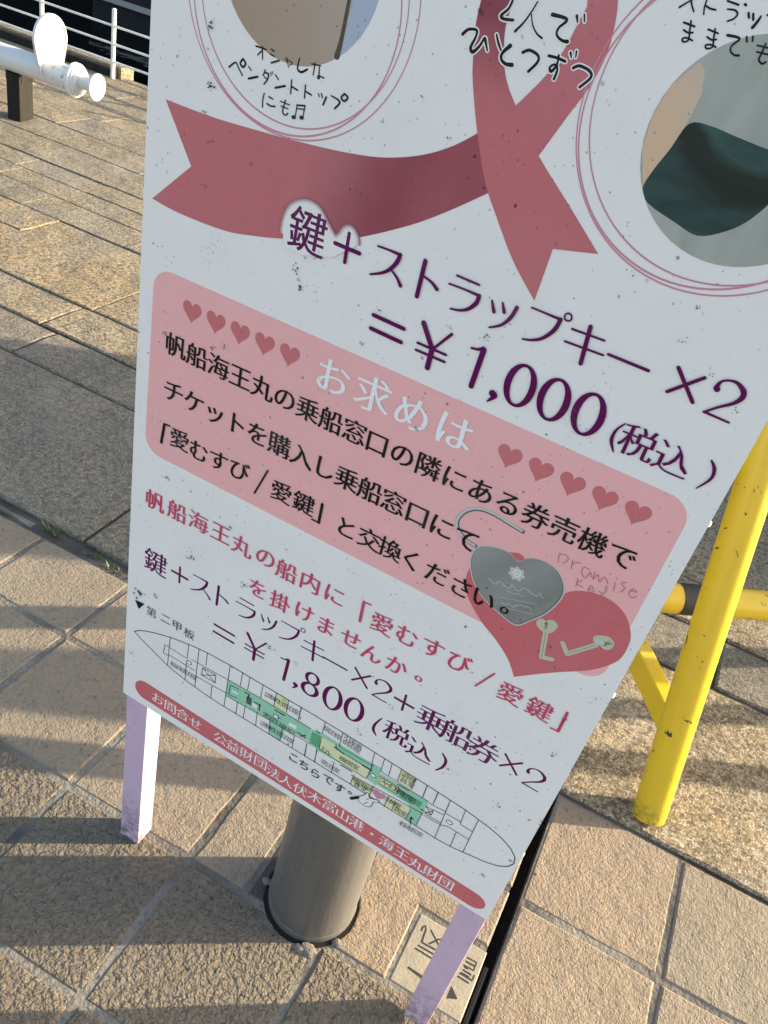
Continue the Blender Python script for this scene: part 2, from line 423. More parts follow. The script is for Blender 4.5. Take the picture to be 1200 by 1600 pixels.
for y0, y1 in zip(YR, YR[1:]):
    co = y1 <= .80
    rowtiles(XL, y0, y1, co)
    if y0 == .797:
        tile(rect(-.4425 + J, -.318, y0 + J, y1 - J))
        slab('joint_filler', cut_circle(rect(-.31, -.147, y0 + J, y1 - J), BC, HR), -.03, -.0006, .003, M['joint_dark'], ground, .002, 4)
        # tile with a corner cut out for the engraved plate
        poly = [(-.138, .8015), (-.0125, .8015), (-.0125, .962), (GAP0 - .003, .962), (GAP0 - .001, 1.094), (-.138, 1.094)]
        p2 = cut_circle(poly, BC, HR)
        slab('paving_tile', p2, -.03, 0, .0035, M['tile'], ground, .002, 4, 0)
    else:
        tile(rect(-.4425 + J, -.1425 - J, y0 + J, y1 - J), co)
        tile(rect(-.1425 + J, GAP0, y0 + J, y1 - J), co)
XR = [GAP1, .4575, .752, 1.046, 1.34, 1.634, 1.93]
YR2 = [-1.012, -.712, -.412, -.112, .188, .488, .788, 1.088, 1.394]
for y0, y1 in zip(YR2, YR2[1:]): rowtiles(XR, y0, y1, False)
# rubber profile pressed into the expansion joint
bm = bmesh.new(); add_tube(bm, (GAP0 + .0085, -2, -.012), (GAP0 + .0085, .93, -.016), .0065, seg=10)
obj('rubber_joint', bm, M['rubber'], ground, smooth=True)
bm = bmesh.new(); sheet(bm, GAP0 - .003, GAP1 + .003, -3, 1.388, -.045); obj('joint_dirt', bm, M['dark'], ground)
# hole ring round the bollard
bm = bmesh.new(); add_lathe(bm, [(HR + .004, -.025), (HR + .004, -.0016)], (*BC, 0)); obj('hole_soil', bm, M['dark'], ground)
for mx, my, mr in ((-.158, .772, .013), (-.172, .766, .009), (-.292, .842, .008), (-.118, .812, .008)):
    bm = bmesh.new(); bmesh.ops.create_icosphere(bm, subdivisions=2, radius=mr)
    for v in bm.verts: v.co = Vector((v.co.x * 1.3, v.co.y, v.co.z * .55)) * random.uniform(.8, 1.15) + Vector((mx, my, -.001))
    obj('mortar_lump', bm, M['mortar'], ground, smooth=True)
# filler stones along the granite
x = -3.1
while x < GAP0 - .05:
    L = random.uniform(.16, .33); x1 = min(x + L, GAP0)
    slab('filler_stone', rect(x + .003, x1 - .003, 1.3415, 1.366 + random.uniform(-.004, .003)), -.03, -.0005, .004, M['joint_dark'] if random.random() < .3 else M['mortar'], ground, .004, 4, random.uniform(-.002, .002)); x = x1
# granite blocks: rows towards the water
ROWS = [1.376, 2.003, 2.243, 2.482, 2.862, 3.115, 3.347, 3.541, 3.728, 4.055, 4.355, 4.69, 4.976, 5.298, 5.56, 5.78]
FIX = {0: [-3.6, -2.55, -1.222, -.30, .98, 2.3], 1: [-3.9, -3.05, -2.113, -1.0, -.1, .45, 1.3], 2: [-4.1, -3.15, -2.205, -1.2, -.2, .9, 2.0],
       3: [-4.4, -3.3, -2.165, -1.1, 0.1, 1.1, 2.2], 4: [-4.6, -3.6, -2.913, -1.8, -.6, .5, 1.6]}
for i, (y0, y1) in enumerate(zip(ROWS, ROWS[1:])):
    if i in FIX: xs = [-6.5, -5.3] + FIX[i] + [3.4]
    else:
        xs = [-9.5 + random.uniform(0, .5)]
        while xs[-1] < 2.5: xs.append(xs[-1] + random.uniform(.45, 1.15))
    if i >= 1: xs = [-9.6, -8.2] + xs if xs[0] > -8 else xs
    for a, b_ in zip(xs, xs[1:]):
        g = .011 if i < 2 else random.uniform(.004, .008) if i < 4 else random.uniform(.002, .0075)
        yy0 = y0 + g * .6
        if i == 0 and a >= -.31: yy0 = 1.4
        zt = (.012 if (i == 0 and a < -.31) else .004 if i < 4 else .002)
        gold = i in (2, 3, 4) or (i == 0 and a > -.5)
        slab('granite_block', rect(a + g * .35, b_ - g * .35, yy0, y1 - g * .6), -.04, zt, .006 if i < 3 else .003, M['granite_gold' if gold else 'granite_shaded' if i < 2 else 'granite'], ground, .005, 14 if i < 4 else 10, random.uniform(-.002, .002) * (1 if i < 4 else 2))
# dark joint bedding below the granite
bm = bmesh.new(); sheet(bm, -12, GAP0 - .004, 1.3335, 1.391, -.0019); sheet(bm, -12, 5, 1.392, 2.30, -.0045); obj('joint_bedding', bm, M['joint_dark'], ground)
bm = bmesh.new(); sheet(bm, -12, 5, 2.30, 5.78, -.0040)
M['bedding'] = mortar('sandy_joint', (.05, .045, .038), (.24, .205, .15)); obj('joint_bedding', bm, M['bedding'], ground)
# kerb along the quay edge: pale coping with a dark timber fender in front
xk = -12.0
while xk < -4.9:
    x1 = min(xk + random.uniform(.9, 1.3), -4.83)
    if x1 > -5.3: x1 = -4.83
    slab('kerb_stone', rect(xk + .004, x1 - .004, 5.835, 5.99), -.05, .078, .010, M['granite'], ground, .006, 5)
    bm = bmesh.new(); add_box(bm, xk + .01, x1 - .03, 5.785, 5.83, -.004, .058, .004); obj('fender_timber', bm, M['timber'], ground); xk = x1
slab('kerb_stone', rect(-4.82, 4.0, 5.79, 5.9), -.05, .004, .01, M['granite'], ground, .006, 8)
# water
bm = bmesh.new(); sheet(bm, -400, 400, 5.9, 600, -1.3)
wt = obj('harbour_water', bm, M['water']); tag(wt, kind='structure')

# ------------------------------------------------------------------ engraved plate let into the corner of a tile
pl = slab('marker_plate', rect(-.005, GAP0 - .001, .806, .952), -.03, -.0008, .002, M['plate'], None, .0008, 4)
tag(pl, 'small square stone plate with engraved characters set in the paving beside the lilac leg', 'marker plate')
ENG = [[(.0101, .9199), (.0099, .9291), (.0132, .9331), (.0171, .927), (.0193, .902), (.0214, .9001)], [(.0202, .8999), (.0543, .9019), (.062, .897)],
       [(.0166, .8912), (.0524, .8918)], [(.0139, .8831), (.0501, .8827)], [(.0501, .8827), (.052, .8764)], [(.027, .9306), (.0547, .9098)],
       [(.0339, .9059), (.0456, .9224), (.0566, .9293)], [(.1082, .9214), (.1263, .9224), (.1267, .9051), (.1074, .9045)], [(.1082, .9133), (.1252, .9137)],
       [(.1092, .8956), (.1245, .8951)], [(.1102, .9019), (.1145, .9021)], [(.1307, .8965), (.1308, .8867), (.1059, .8868)], [(.1051, .8795), (.1259, .8789)], [(.1086, .889), (.1219, .8891)]]
def flat_stroke(bm, pts, wds, to3, smooth=True, capn=5):
    """ribbon of varying width along a polyline; to3 maps (a,b) to 3D"""
    P = [Vector(p) for p in pts]; W = list(wds)
    if smooth and len(P) > 2:
        Q = []; V = []
        for i in range(len(P) - 1):
            p0 = P[max(i - 1, 0)]; p1 = P[i]; p2 = P[i + 1]; p3 = P[min(i + 2, len(P) - 1)]
            for j in range(5):
                t = j / 5
                Q.append(.5 * ((2 * p1) + (p2 - p0) * t + (2 * p0 - 5 * p1 + 4 * p2 - p3) * t * t + (3 * p1 - p0 - 3 * p2 + p3) * t ** 3))
                V.append(W[i] + (W[i + 1] - W[i]) * t)
        Q.append(P[-1]); V.append(W[-1]); P, W = Q, V
    n = len(P); L = []; R = []
    for i in range(n):
        d = (P[min(i + 1, n - 1)] - P[max(i - 1, 0)])
        if d.length < 1e-9: d = Vector((1, 0))
        d.normalize(); nn = Vector((-d.y, d.x)) * W[i] / 2
        L.append(P[i] + nn); R.append(P[i] - nn)
    d0 = (P[1] - P[0]).normalized(); d1 = (P[-1] - P[-2]).normalized()
    def cap(c, d, r, flip):
        out = []; nn = Vector((-d.y, d.x))
        for k_ in range(1, capn):
            t = math.pi * k_ / capn
            out.append(c + nn * math.cos(t) * r + d * math.sin(t) * r)
        return out
    head = cap(P[0], -d0, W[0] / 2, 0); tail = cap(P[-1], d1, W[-1] / 2, 0)
    vL = [bm.verts.new(to3(p)) for p in L]; vR = [bm.verts.new(to3(p)) for p in R]
    for i in range(n - 1):
        try: bm.faces.new((vL[i], vR[i], vR[i + 1], vL[i + 1]))
        except ValueError: pass
    # head cap runs from R side to L side around the back
    hv = [bm.verts.new(to3(p)) for p in head]; tv = [bm.verts.new(to3(p)) for p in tail]
    try:
        bm.faces.new([vR[0]] + hv[:0] + [vL[0]] + hv[::-1]) if len(hv) >= 1 else None
        bm.faces.new([vL[-1]] + [vR[-1]] + tv[::-1])
    except ValueError: pass
bm = bmesh.new()
for s_ in ENG: flat_stroke(bm, s_, [.0034] * len(s_), lambda p: (p.x, p.y, -.0006 + random.uniform(0, 1e-4)), smooth=False)
flat_stroke(bm, [(.0174, .8438), (.0509, .8413), (.056, .8416)], [.004, .0065, .006], lambda p: (p.x, p.y, -.0005), smooth=False)
bm.faces.new([bm.verts.new((x, y, -.0005)) for x, y in ((.100, .8575), (.1187, .8411), (.100, .832))])
obj('engraving', bm, M['engrave'], pl)

# ------------------------------------------------------------------ sign board standing on two lilac legs
sign = bpy.data.objects.new('sign_board', None); COL.objects.link(sign)
sign.matrix_world = Matrix(((.999815, .019211, -.000154, -.58766), (-.019211, .999783, -.008034, .762), (0, .008036, .999968, .41627), (0, 0, 0, 1)))
tag(sign, 'tall white printed sign board with pink ribbon, hearts and prices standing on lilac legs', 'sign board')
# constant homography: digitised photograph position -> metres on the flat board face
HB = ((.000828899318, 3.71142209e-05, -.200135155), (.000598835713, -.000991889399, .957649037), (.000404502007, -.000409847432, 1.0))
def bd(px, py):
    w_ = HB[2][0] * px + HB[2][1] * py + 1
    return Vector(((HB[0][0] * px + HB[0][1] * py + HB[0][2]) / w_, (HB[1][0] * px + HB[1][1] * py + HB[1][2]) / w_))
def bscale(px, py):      # metres per photo pixel at that place
    a = bd(px, py); ax = bd(px + 1, py) - a; ay = bd(px, py + 1) - a
    return math.sqrt(abs(ax.x * ay.y - ax.y * ay.x))
BW, BT = .6732, 1.235
bm = bmesh.new()
vs = [(-.0005, -.0004), (BW, -.0184), (BW, BT), (-.0045, BT)]
A = [bm.verts.new((x, 0, z)) for x, z in vs]; B = [bm.verts.new((x, .004, z)) for x, z in vs]
bm.faces.new(A); bm.faces.new(B[::-1])
for i in range(4): bm.faces.new((A[i], A[(i + 1) % 4], B[(i + 1) % 4], B[i]))
panel = obj('panel', bm, INK['white'], sign)
def wood(name, x0, x1, y0, y1, z0, z1):
    bm = bmesh.new(); add_box(bm, x0, x1, y0, y1, z0, z1, .0022)
    return obj(name, bm, M['lilac'], sign)
wood('leg', .0035, .0465, .0045, .0445, -.4165, 1.22)
wood('leg', .630, .6725, .0045, .0445, -.404, 1.22)
wood('crossbar', .047, .6295, .008, .040, 1.17, 1.215)
wood('crossbar', .047, .6295, .008, .040, .36, .40)
for x, z in ((.6745, .72), (.675, .47), (.674, .14)):
    bm = bmesh.new(); add_lathe(bm, [(.0035, 0), (.0035, .002), (.002, .003)], (x - .0015, .0135, z), (1, 0, 0), 10); obj('screw', bm, M['white_fence'], sign, smooth=True)

LAY = [0]
def lay():
    LAY[0] += 1; return -.00006 - .000016 * LAY[0]
def bobj(name, bm, inkname, parent=None):
    o = obj(name, bm, INK[inkname] if isinstance(inkname, str) else inkname, parent or panel)
    return o
def Z(x0, y0, s):
    return lambda *pts: [(x0 + x / s, y0 + y / s) for x, y in pts]
def curve(pts, closed=True, sub=6):
    P = [Vector(p) for p in pts]; n = len(P); out = []
    for i in range(n if closed else n - 1):
        p0 = P[(i - 1) % n] if closed else P[max(i - 1, 0)]; p1 = P[i]; p2 = P[(i + 1) % n]; p3 = P[(i + 2) % n] if closed else P[min(i + 2, n - 1)]
        for j in range(sub):
            t = j / sub
            out.append(.5 * ((2 * p1) + (p2 - p0) * t + (2 * p0 - 5 * p1 + 4 * p2 - p3) * t * t + (3 * p1 - p0 - 3 * p2 + p3) * t ** 3))
    if not closed: out.append(P[-1])
    return out
from mathutils.geometry import tessellate_polygon
def fill(bm, pts2, y):
    vs_ = [Vector((p[0], y, p[1])) for p in pts2]
    V = [bm.verts.new(v) for v in vs_]
    for t in tessellate_polygon([[Vector((p[0], p[1], 0)) for p in pts2]]):
        try: bm.faces.new([V[i] for i in t])
        except ValueError: pass
def area(name, pxs, inkname, smooth=False, parent=None, raw=False):
    pts = [Vector(p) for p in pxs] if raw else [bd(*p) for p in pxs]
    if smooth: pts = curve(pts)
    bm = bmesh.new(); fill(bm, pts, lay()); return bobj(name, bm, inkname, parent)
def segs(*runs):
    """outline built from runs: each run is (smooth?, points)"""
    out = []
    for sm, pts in runs:
        q = [bd(*p) for p in pts]
        out += curve(q, False) if sm else q
    return out
def strokes(name, lst, inkname, k=1.0, halo=None, smooth=True, parent=None, y=None):
    """lst: list of (points in photo pixels, width(s) in photo pixels)"""
    if halo:
        bm = bmesh.new(); yy = lay(); i = 0
        for pts, wd in lst:
            wd = wd if isinstance(wd, (list, tuple)) else [wd] * len(pts)
            s = bscale(*pts[0]); i += 1
            flat_stroke(bm, [bd(*p) for p in pts], [(x + halo) * s for x in wd], lambda p, o=yy - i * 4e-6: (p.x, o, p.y), smooth)
        bobj('lettering_outline', bm, 'white', parent)
        for _ in range(1 + len(lst) // 20): lay()
    bm = bmesh.new(); yy = lay() if y is None else y; i = 0
    for pts, wd in lst:
        wd = wd if isinstance(wd, (list, tuple)) else [wd] * len(pts)
        s = bscale(*pts[len(pts) // 2]) * k; i += 1
        flat_stroke(bm, [bd(*p) for p in pts], [x * s for x in wd], lambda p, o=yy - i * 4e-6: (p.x, o, p.y), smooth)
    for _ in range(len(lst) // 20): lay()
    return bobj(name, bm, inkname, parent)

# ---- glyphs of Blender's own built-in font, re-weighted
GC = {}; BB = {}
def glyph(ch, dx, dy):
    key = (ch, dx, dy)
    if key in GC: return GC[key]
    c = bpy.data.curves.new('glyph', 'FONT'); c.body = ch; c.resolution_u = 3; c.fill_mode = 'FRONT'
    o = bpy.data.objects.new('glyph', c); COL.objects.link(o)
    dg = bpy.context.evaluated_depsgraph_get(); me = bpy.data.meshes.new_from_object(o.evaluated_get(dg))
    b_ = bmesh.new(); b_.from_mesh(me); bpy.data.meshes.remove(me); bpy.data.objects.remove(o); bpy.data.curves.remove(c)
    bmesh.ops.remove_doubles(b_, verts=b_.verts[:], dist=1e-5)
    nrm = {v: Vector((0, 0)) for v in b_.verts}
    for e in b_.edges:
        if len(e.link_faces) == 1:
            f = e.link_faces[0]; l = next(l for l in f.loops if l.edge == e)
            a = l.vert; d = l.link_loop_next.vert
            if f.normal.z < 0: a, d = d, a
            t = (d.co - a.co); t = Vector((t.y, -t.x))
            if t.length > 1e-9:
                t.normalize(); nrm[a] += t; nrm[d] += t
    b_.verts.index_update()
    vs_ = []
    for v in b_.verts:
        n_ = nrm[v]
        if n_.length > 1e-6:
            n_ = n_.normalized() / max(.6, n_.length / 2 if n_.length < 2 else 1)
        vs_.append((v.co.x + n_.x * dx - .5, v.co.y + n_.y * dy - .375))
    xs_ = [p[0] for p in vs_]; ys_ = [p[1] for p in vs_]
    BB[ch] = ((min(xs_) + max(xs_)) / 2, (min(ys_) + max(ys_)) / 2)
    GC[key] = (vs_, [[v.index for v in f.verts] for f in b_.faces]); b_.free()
    return GC[key]
def text(name, items, em, inkname, sx=1.0, dx=.004, dy=-.008, halo=0, parent=None, rot=0.0):
    """items: list of (character, (px,py)) or (string, first centre, last centre); em in metres"""
    L = []
    for it in items:
        if len(it) == 2: L.append((it[0], bd(*it[1]), True))
        else:
            a = bd(*it[1]); b_ = bd(*it[2]); n = len(it[0])
            for i, ch in enumerate(it[0]): L.append((ch, a.lerp(b_, i / max(1, n - 1)), False))
    def build(nm, ix, ex):
        bm = bmesh.new(); y = lay()
        for ch, c, own in L:
            if ch in ' 　': continue
            vs_, fs = glyph(ch, dx + ex, dy + ex)
            if own: c = c - V2((BB[ch][0] * em * sx, BB[ch][1] * em))
            V = [bm.verts.new((c.x + x * em * sx, y, c.y + z * em)) for x, z in vs_]
            for f in fs:
                try: bm.faces.new([V[i] for i in f])
                except ValueError: pass
        return bobj(nm, bm, ix, parent)
    if halo: build('lettering_outline', 'white', halo)
    return build(name, inkname, 0)
# ---- printed picture circles
ZA = Z(340, 40, 4.615); ZB = Z(700, 0, 4.615); ZC = Z(1000, 0, 6.0)
def circ(c, r, n=48, sx=1.0): return [Vector((c.x + r * sx * math.cos(2 * math.pi * i / n), c.y + r * math.sin(2 * math.pi * i / n))) for i in range(n)]
def ring(name, c, rx, ry, wd, inkname, rot=0, n=90):
    bm = bmesh.new(); y = lay(); A = []; B = []
    for i in range(n):
        t = 2 * math.pi * i / n; d = Vector((math.cos(t) * rx, math.sin(t) * ry)); m = wd * (.75 + .45 * math.sin(t * 1.0 + rot) ** 2)
        ca, sa = math.cos(rot), math.sin(rot)
        e = d.normalized()
        for arr, q in ((A, d + e * m / 2), (B, d - e * m / 2)):
            q = Vector((q.x * ca - q.y * sa, q.x * sa + q.y * ca)); arr.append(bm.verts.new((c.x + q.x, y, c.y + q.y)))
    for i in range(n): j = (i + 1) % n; bm.faces.new((A[i], A[j], B[j], B[i]))
    return bobj(name, bm, inkname)
CIR = []
V2 = Vector
# left picture: a tan close-up; right picture: a dark green cloth pouch against a pale wall
INK['skin'] = ink('photo_tan', (.40, .28, .19), (.46, .37, .31), ((.09, 1.0), (.22, 1.03), [(0, 0.0), (.6, .5), (1, 1.0)]))
INK['bluegrey'] = ink('photo_blue_grey', (.42, .47, .56))
INK['seam'] = ink('photo_seam', (.10, .08, .06))
INK['wall'] = ink('photo_wall', (.40, .43, .40), (.24, .26, .23), ((.56, 1.10), (.62, 1.0), [(0, 1.0), (.45, 0.0), (.7, .35), (1, 0.0)]))
INK['arm'] = ink('photo_arm', (.70, .47, .31), (.52, .49, .42), ((.50, 1.03), (.56, 1.06), [(0, 0.0), (1, 1.0)]))
INK['pouch'] = ink('photo_pouch', (.022, .065, .062), (.012, .03, .026), ((.52, 1.05), (.56, .97), [(0, 0.0), (.42, .1), (.5, 1.0), (.62, 1.0), (.75, .15), (1, .4)]))
def fabric():
    k = NT('photo_pouch', .42, .4); co = k.co()
    mp = k.n('ShaderNodeMapping'); k.l(co, mp.inputs['Vector']); mp.inputs['Rotation'].default_value = (0, RAD(-24), 0); mp.inputs['Scale'].default_value = (14, 1, 46)
    f = k.noise(1.0, 4, .55, mp.outputs[0], .8)
    sp_ = k.n('ShaderNodeSeparateXYZ'); k.l(co, sp_.inputs[0])
    x0, y0, x1, y1 = .578, 1.078, .553, .958; L2 = (x1 - x0) ** 2 + (y1 - y0) ** 2
    t = k.math('ADD', k.math('MULTIPLY', sp_.outputs[0], (x1 - x0) / L2), k.math('MULTIPLY', sp_.outputs[2], (y1 - y0) / L2))
    t = k.math('SUBTRACT', t, (x0 * (x1 - x0) + y0 * (y1 - y0)) / L2)
    bend = k.math('MULTIPLY', k.math('SUBTRACT', sp_.outputs[0], .56), k.math('SUBTRACT', sp_.outputs[0], .56))
    t = k.math('ADD', k.math('SUBTRACT', t, k.math('MULTIPLY', bend, -70.0)), k.math('MULTIPLY', k.math('SUBTRACT', f, .5), .22))
    band = k.ramp(t, [(.0, (.030, .075, .07)), (.30, (.022, .058, .056)), (.44, (.034, .088, .078)), (.50, (.010, .020, .014)), (.62, (.006, .012, .009)), (.72, (.018, .05, .047)), (.9, (.024, .062, .058))])
    col = k.mix(k.ramp(f, [(.38, .55), (.55, 0.0)]), band, (.008, .018, .016))
    k.color(col); return k.m
def wallphoto():
    k = NT('photo_wall', .42, .4); co = k.co()
    mp = k.n('ShaderNodeMapping'); k.l(co, mp.inputs['Vector']); mp.inputs['Rotation'].default_value = (0, RAD(50), 0); mp.inputs['Scale'].default_value = (40, 1, 9)
    f = k.noise(1.0, 3, .5, mp.outputs[0], .4)
    k.color(k.ramp(f, [(.3, (.33, .34, .30)), (.5, (.385, .39, .345)), (.7, (.43, .435, .39))])); return k.m
INK['pouch'] = fabric(); INK['wall'] = wallphoto()
INK['fold'] = ink('photo_fold', (.032, .085, .08), (.02, .05, .05), ((.52, 1.0), (.60, 1.0), [(0, 0.0), (1, 1.0)]))
cL, rL = V2((.1538, 1.0704)), .0816
pl_ = area('printed_photo', circ(cL, rL), 'skin', raw=True)
area('photo_patch', [p for p in circ(cL, rL - .0002, 80) if p.x > .2085 + (p.y - 1.07) * .05], 'bluegrey', raw=True, parent=None)
bm = bmesh.new(); yy = lay()
flat_stroke(bm, [(.2085, 1.1255), (.2075, 1.08), (.2055, 1.025), (.2035, 1.0075)], [.0035, .003, .004, .006], lambda p: (p.x, yy, p.y)); bobj('photo_seam', bm, 'seam')
bm = bmesh.new(); yy = lay()
flat_stroke(bm, [(.083, 1.11), (.0865, 1.08), (.0875, 1.045)], [.002, .0028, .0018], lambda p: (p.x, yy, p.y)); bobj('photo_seam', bm, 'seam')
cR, rR = V2((.5688, 1.0308)), .0825
area('printed_photo', circ(cR, rR), 'wall', raw=True)
Z4 = Z(800, 0, 3)
def clipR(p): 
    q = V2(p) - cR
    return cR + q.normalized() * min(q.length, rR - .0002)
apx = Z4((590, 900), (600, 690), (660, 540), (740, 400), (880, 290), (905, 330), (890, 440), (830, 560), (720, 740), (650, 850))
area('photo_patch', [clipR(bd(*p)) for p in apx], 'arm', raw=True)
ppx = Z4((610, 885), (660, 800), (740, 700), (830, 580), (930, 590), (1050, 640), (1200, 700), (1330, 740), (1330, 800), (1250, 900), (1190, 970), (1100, 1040), (1000, 1085), (870, 1105), (760, 1040), (640, 955))
area('photo_patch', [clipR(p) for p in curve([clipR(bd(*p)) for p in ppx], sub=4)], 'pouch', raw=True)
# thin pink rings round the pictures
for c, r, wd, ro in (((.1553, 1.0455), .1193, .0013, .3), ((.1516, 1.0359), .1075, .0016, 1.2), ((.1582, 1.0432), .1063, .0013, .8)):
    ring('ring_line', V2(c), r, r, wd, 'line', ro)
# pink ribbon: back strand, flowing tail, front strand
INK['rib_l'] = ink('print_ribbon_tail', (.56, .165, .18), (.29, .065, .085), ((.09, .90), (.31, .855), [(0, 0.0), (.42, .05), (.72, .8), (.85, .95), (1, .75)]))
INK['rib_f'] = ink('print_ribbon_front', (.57, .165, .175), (.25, .055, .08), ((.345, .99), (.345, 1.10), [(0, 0.0), (.25, .1), (.75, .9), (1, 1.0)]))
INK['rib_b'] = ink('print_ribbon_back', (.56, .165, .185), (.40, .10, .12), ((.42, 1.03), (.36, .955), [(0, 0.0), (.6, .1), (1, 1.0)]))
area('ribbon', segs((True, [(259, 155), (330, 182), (400, 203), (470, 222), (540, 238), (600, 246), (660, 242), (710, 227), (755, 203)]), (False, [(790, 285)]),
                    (True, [(762, 302), (700, 330), (640, 352), (560, 371), (500, 376), (442, 373), (400, 369), (350, 360), (280, 333), (238, 310)]), (False, [(299, 260)])), 'rib_l', raw=True)
area('ribbon', segs((True, [(842, 243), (883, 187), (923, 133), (947, 87), (960, 43), (966, 0), (968, -60)]), (False, [(915, -60), (918, 0)]), (True, [(917, 11), (901, 41), (880, 80), (852, 119), (806, 165)]), (False, [(790, 215)])), 'rib_b', raw=True)
area('ribbon', segs((True, [(770, -60), (752, 0), (743, 43), (739, 97), (739, 130), (745, 199), (758, 283), (778, 345), (803, 410), (835, 470)]), (False, [(864, 389), (935, 397)]),
                    (True, [(935, 397), (890, 322), (840, 240), (806, 165), (793, 130), (788, 97), (790, 43), (806, -5), (830, -60)])), 'rib_f', raw=True)
for c, r, wd, ro in (((.551, 1.0413), .1218, .0013, .2), ((.5467, 1.0377), .1146, .0015, 1.4), ((.556, 1.0479), .1179, .0013, .9)):
    ring('ring_line', V2(c), r, r, wd, 'line', ro)
# handwriting on the left picture
strokes('handwriting', [
    (ZA((278, 147), (350, 172)), 2.2), (ZA((325, 150), (325, 242)), 1.8), (ZA((325, 175), (290, 212)), 1.8),
    (ZA((388, 170), (410, 185)), 2.0), (ZA((380, 205), (410, 222)), 2.0), (ZA((388, 268), (445, 252)), 2.4),
    (ZA((488, 240), (540, 268), (520, 285)), 1.3), (ZA((500, 228), (512, 300)), 1.3),
    (ZA((592, 235), (578, 310), (605, 335), (648, 315)), [1.8, 2.4, 3.0, 2.6]),
    (ZA((680, 275), (745, 290)), 1.8), (ZA((705, 268), (690, 355)), 1.8), (ZA((735, 300), (732, 350), (735, 380), (722, 378), (730, 362), (768, 378)), 1.9),
    (ZA((85, 298), (130, 265), (150, 300), (180, 360)), [2.6, 2.0, 1.8, 2.0]), (ZA((185, 240), (165, 270), (185, 300), (203, 272), (185, 240)), 2.6),
    (ZA((225, 295), (243, 322)), 1.8), (ZA((225, 382), (290, 368)), 2.8),
    (ZA((345, 320), (330, 360)), 2.0), (ZA((342, 338), (368, 350), (360, 390), (335, 422)), [1.8, 2.4, 2.2, 1.8]), (ZA((340, 370), (355, 385)), 1.8), (ZA((383, 338), (388, 358)), 1.4), (ZA((395, 332), (400, 350)), 1.4),
    (ZA((418, 355), (440, 388)), 1.8), (ZA((418, 448), (488, 435)), 2.8),
    (ZA((535, 392), (528, 490)), 2.0), (ZA((532, 438), (578, 465)), 2.2), (ZA((635, 428), (628, 522)), 2.0), (ZA((632, 472), (678, 500)), 2.2),
    (ZA((728, 490), (735, 512)), 1.6), (ZA((750, 490), (757, 520)), 1.8), (ZA((785, 515), (762, 570)), 2.6),
    (ZA((820, 505), (870, 535), (880, 560), (845, 598)), [1.8, 2.6, 3.0, 2.6]), (ZA((917, 492), (893, 518), (915, 545), (940, 518), (917, 492)), 2.8),
    (ZA((338, 488), (328, 530), (325, 588)), 1.8), (ZA((370, 512), (400, 530)), 2.0), (ZA((358, 562), (385, 580), (415, 582)), 2.2),
    (ZA((490, 538), (470, 620), (490, 645), (508, 632)), 2.0), (ZA((455, 545), (520, 572)), 1.6), (ZA((458, 580), (510, 600)), 1.6),
    (ZA((575, 575), (560, 660)), 1.5), (ZA((632, 578), (615, 662)), 1.5), (ZA((572, 573), (632, 578)), 2.2), (ZA((572, 598), (630, 604)), 1.6),
    (ZA((545, 660), (555, 660)), 5.0), (ZA((602, 663), (612, 663)), 5.0)], 'black', 1.12)
# handwriting over the ribbon
strokes('handwriting', [
    (ZB((330, -30), (420, -60), (470, -20), (440, 60), (385, 110), (400, 135), (470, 145)), [3.5, 3.5, 3.6, 3.8, 4.4, 4.4, 4.2]),
    (ZB((648, 12), (600, 90), (545, 165), (485, 225)), [2.2, 2.6, 3.0, 4.2]), (ZB((603, 105), (612, 180), (640, 240), (678, 275)), [2.0, 2.2, 2.6, 3.2]),
    (ZB((755, 105), (860, 140), (800, 200), (785, 250), (820, 290), (862, 300)), [5.5, 4.2, 3.4, 3.4, 4.0, 5.4]), (ZB((930, 115), (935, 160)), [4.4, 2.4]), (ZB((985, 105), (985, 155)), [3.0, 2.4]),
    (ZB((108, 245), (150, 212), (208, 218), (200, 270), (165, 340), (180, 375), (230, 330), (262, 275)), [4.8, 4.0, 3.6, 3.4, 4.6, 5.0, 3.8, 3.0]), (ZB((268, 278), (285, 365)), [4.6, 2.4]),
    (ZB((352, 250), (365, 310), (382, 360)), [2.8, 3.6, 3.0]), (ZB((450, 330), (395, 380), (385, 425), (415, 460), (462, 468)), [6.0, 4.4, 4.0, 4.6, 6.0]),
    (ZB((540, 378), (590, 362), (650, 400), (645, 450), (580, 515)), [4.4, 4.4, 4.0, 4.0, 4.2]),
    (ZB((728, 402), (790, 418), (845, 442)), [4.2, 4.0, 4.4]), (ZB((800, 400), (785, 470), (745, 515), (735, 485), (770, 465), (790, 500), (765, 570)), [3.4, 3.0, 4.4, 3.2, 3.0, 3.2, 4.0]), (ZB((885, 380), (890, 415)), [3.6, 2.2]), (ZB((928, 370), (922, 412)), [3.0, 2.0]),
    (ZB((905, 490), (950, 475), (1020, 510), (1030, 560), (950, 628)), [4.4, 4.4, 4.4, 4.2, 4.2])], 'black', 1.15, halo=5.0)
